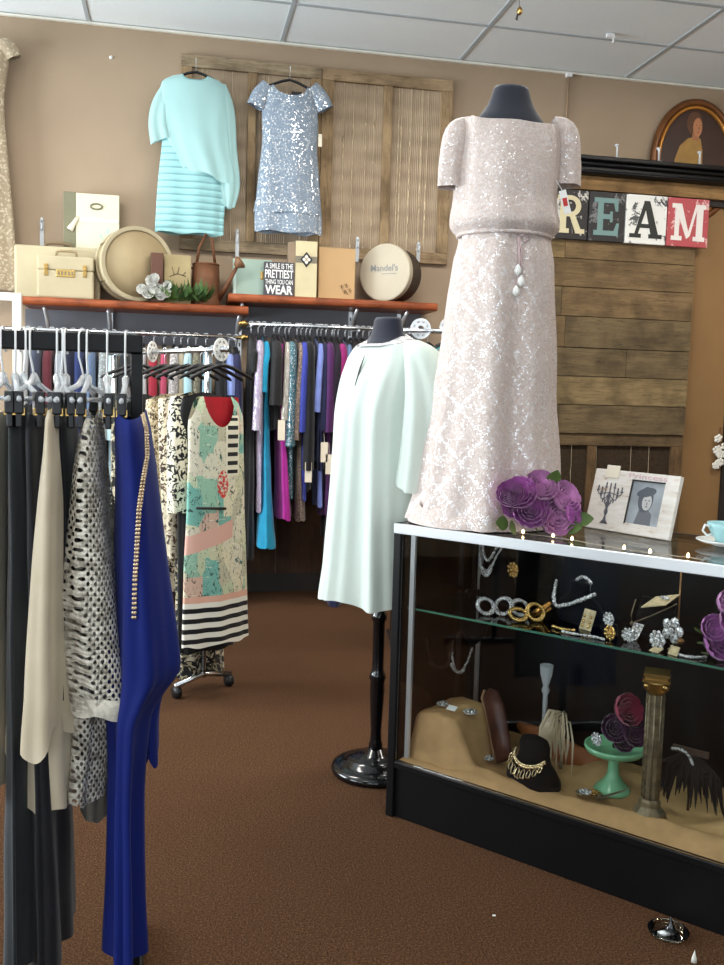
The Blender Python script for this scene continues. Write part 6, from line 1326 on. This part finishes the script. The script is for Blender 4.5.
# mint cake stand
s6, _ = low(612, 770, .20); zq = zb_(s6, .20)
M['jade'] = plain('jadeite_glass', S(128,190,146), .22, 0, .6, .06, 6)
b = MB(); b.lathe([(.001, 0), (.052, 0), (.055, .006), (.050, .014), (.030, .034), (.018, .055), (.015, .085), (.018, .105), (.026, .116), (.001, .118)], n=36); cs_ = ctag(b.build('cake_stand', M['jade']), s6, .21, zq-.006, 'mint green glass cake stand on the burlap', 'cake stand')
b = MB(); b.lathe([(.001, .1185), (.03, .1185), (.082, .124), (.088, .136), (.087, .143), (.082, .143), (.079, .132), (.001, .128)], n=40); b.build('plate', M['jade'], cs_)
r = thing('silk_flower_bunch', 'dark purple and crimson silk flowers lying on mint cake stand', 'flowers', cw(s6+.015, .215, zq+.123))
M['crimson'] = plain('crimson_petal', S(150,40,74), .6, 0, .3, .2, 22, sheen=.3); M['darkpurple'] = plain('dark_purple_petal', S(88,30,80), .6, 0, .3, .25, 22, sheen=.3)
for dx, dy, dz, rad, mm in ((.0, 0, .12, .048, 'crimson'), (-.03, -.01, .07, .042, 'darkpurple'), (.02, -.015, .055, .042, 'darkpurple'), (-.01, -.02, .035, .034, 'darkpurple'), (.035, 0, .09, .034, 'darkpurple')):
    b = MB(); bloom(b, (dx, dy, dz), rad, rd, layers=5, axis=(rd.uniform(-.3, .3), -1, .5)); b.build('bloom', M[mm], r)
b = MB()
for k in range(10): leaf(b, (rd.uniform(-.03, .04), -.01, .012), (rd.uniform(-1, 1), -.5, rd.uniform(.0, .8)), .045, .014)
b.build('leaves', M['leafgreen'], r)
s_, _ = low(597, 722, .14); brooch(s_, .15, zq+.165, .02, 'crystal', 'crystal brooch resting on the left rim of mint cake stand', 31)
# brooch heap in front of the cake stand
for k, (px, py, mm, lb) in enumerate(((588, 780, 'crystal', 'crystal brooch on top of the small heap before the cake stand'), (582, 790, 'bronze', 'dark brass brooch at left of heap before the cake stand'), (600, 793, 'bronze', 'dark brass brooch at right of heap before the cake stand'), (592, 796, 'gold', 'gold brooch at front of heap before the cake stand'))):
    s_, _ = low(px, py, .12); brooch(s_, .105+.012*k, zb_(s_, .105+.012*k)+.004+(.012 if k == 0 else 0), .018, mm, lb, 40+k, True, rd.random())
s_, _ = low(612, 790, .10); b = MB(); leaf(b, (-.05, 0, .012), (1, .1, .35), .11, .012); ctag(b.build('feather_pin', M['bronze'], solid=.001), s_, .11, zb_(s_, .11), 'bronze leaf shaped hair pin pointing up beside the brooch heap', 'hair pin')
# ornate brass column candlestick
s7, _ = low(648, 800, .09); zq = zb_(s7, .10); Lc = cpx(645, 668, .10)[1]-zq
r = thing('candlestick', 'tall ornate aged brass column candlestick at the case front', 'candlestick', cw(s7, .105, zq-.004), CR+.3)
b = MB(); b.lathe([(.001, 0), (.048, 0), (.050, .008), (.044, .016), (.046, .022), (.036, .034), (.030, .040), (.030, .055), (.022, .062)], n=8, smooth=False); b.build('foot', M['bronze'], r, bevel=.002)
b = MB(); b.lathe([(.022, .06)]+[((.0235 if k % 2 else .0195), .065+(Lc-.13)*k/26) for k in range(27)]+[(.022, Lc-.06)], n=20)
for k in range(8): a = 2*pi*k/8; b.cyl((.022*cos(a), .022*sin(a), .062), (.022*cos(a), .022*sin(a), Lc-.062), .0035, n=6)
b.build('column', M['bronze'], r)
b = MB(); b.lathe([(.022, Lc-.062), (.030, Lc-.050), (.034, Lc-.030), (.036, Lc-.024)], n=16)
for k in range(4): a = pi/4+pi/2*k; b.ball((.034*cos(a), .034*sin(a), Lc-.036), .011, 8)
b.box((-.036, -.036, Lc-.024), (.036, .036, Lc-.016)); b.box((-.030, -.030, Lc-.0158), (.030, .030, Lc-.007)); b.box((-.034, -.034, Lc-.0068), (.034, .034, Lc)); b.build('capital', M['brass'], r)
# dark feather fan
s_, _ = low(690, 745, .22); r = thing('feather_fan', 'dark brown feather fan standing behind the brass candlestick', 'feather fan', cw(s_, .23, zb_(s_, .23)), CR)
fm = plain('dark_feather', S(34,28,26), .8, 0, .2, .3, 20)
for k in range(46):
    a = -1.2+2.4*k/45; L = rd.uniform(.10, .16); b = MB(); x0, z0_ = .02*sin(a), .17
    b.tube([(x0, 0, z0_), (x0+L*.5*sin(a), -.01, z0_-L*.35), (x0+L*.7*sin(a), -.015+rd.uniform(-.02, .02), max(.004, z0_-L*1.0))], [.002, .009, .001], 5, flat=.3); b.build('feather', fm, r)
b = MB(); b.box((-.05, -.006, .168), (.05, .006, .185)); b.cyl((0, .008, 0), (0, .008, .17), .004, n=8); b.build('handle', plain('dark_handle', S(70,50,36), .5), r)
s_, _ = low(681, 733, .18); o = MB(); chain(o, [(-.03, 0, .03), (0, -.006, .035), (.02, -.004, .02), (.03, 0, .0)], .0045, 14, 0, rd); ctag(o.build('bracelet', M['crystal']), s_, .205, zb_(s_, .205)+.15, 'crystal strand draped on the dark feather fan', 'bracelet')
# things on the carpet
q = atz(668, 934, 0); r = thing('glass_coaster', 'small round glass coaster dish with dark spike on the carpet', 'coaster', (q.x, q.y, .001))
b = MB(); b.lathe([(.001, 0), (.040, 0), (.050, .006), (.052, .012), (.048, .011), (.038, .005), (.001, .004)], n=32); b.build('dish', thin_glass('coaster_glass', (.75,.72,.62,1), 1.2), r)
b = MB(); b.tube([(-.028, .0, .006), (-.02, -.012, .010), (-.004, -.016, .008)], [.004, .008, .003], 8); b.build('silver_shard', M['silver'], r)
b = MB(); b.lathe([(.022, .004), (.014, .010), (.008, .022), (.003, .04), (.0006, .047)], (.006, 0, 0), 14); b.build('spike', M['blackgloss'], r)
q = atz(694, 962, 0); b = MB(); b.lathe([(.007, 0), (.006, .01), (.0025, .022), (.0005, .03)], n=10); tag(b.build('peg', M['trimwhite'], loc=(q.x, q.y, 0)), 'small pale pointed peg on the carpet at the bottom edge', 'peg')
for px, py, lb in ((494, 916, 'tiny white paper scrap on the carpet in front of the case'),):
    q = atz(px, py, 0); b = MB(); b.box((-.004, -.003, 0), (.004, .003, .0015)); tag(b.build('paper_scrap', M['whitepaper'], loc=(q.x, q.y, .001)), lb, 'paper scrap')

# repeats of one kind share a group phrase
GR = {'clip_hanger': 'clip hangers on the near rack', 'size_disc': 'round size discs on the racks', 'wall_shelf': 'wall shelves', 'shelf_standard': 'slotted shelf uprights', 'clothes_rail': 'wall rails', 'clothes_rack': 'clothes racks',
      'lattice_screen': 'weathered wooden mesh frames', 'clear_hook': 'clear hooks on the back wall', 'brooch': 'brooches in the display case', 'bracelet': 'bracelets in the display case', 'crystal_necklace': 'crystal necklaces in the display case',
      'necklace_bust': 'black busts in the display case', 'price_card': 'tan price cards on the glass shelf', 'silk_flower_bunch': 'silk flowers in the display case', 'book': 'books on the wall shelves', 'dress_form': 'dress forms'}
for o in list(scene.objects):
    k = o.name.split('.')[0]
    if o.parent is None and 'category' in o and 'group' not in o and k in GR: o['group'] = GR[k]
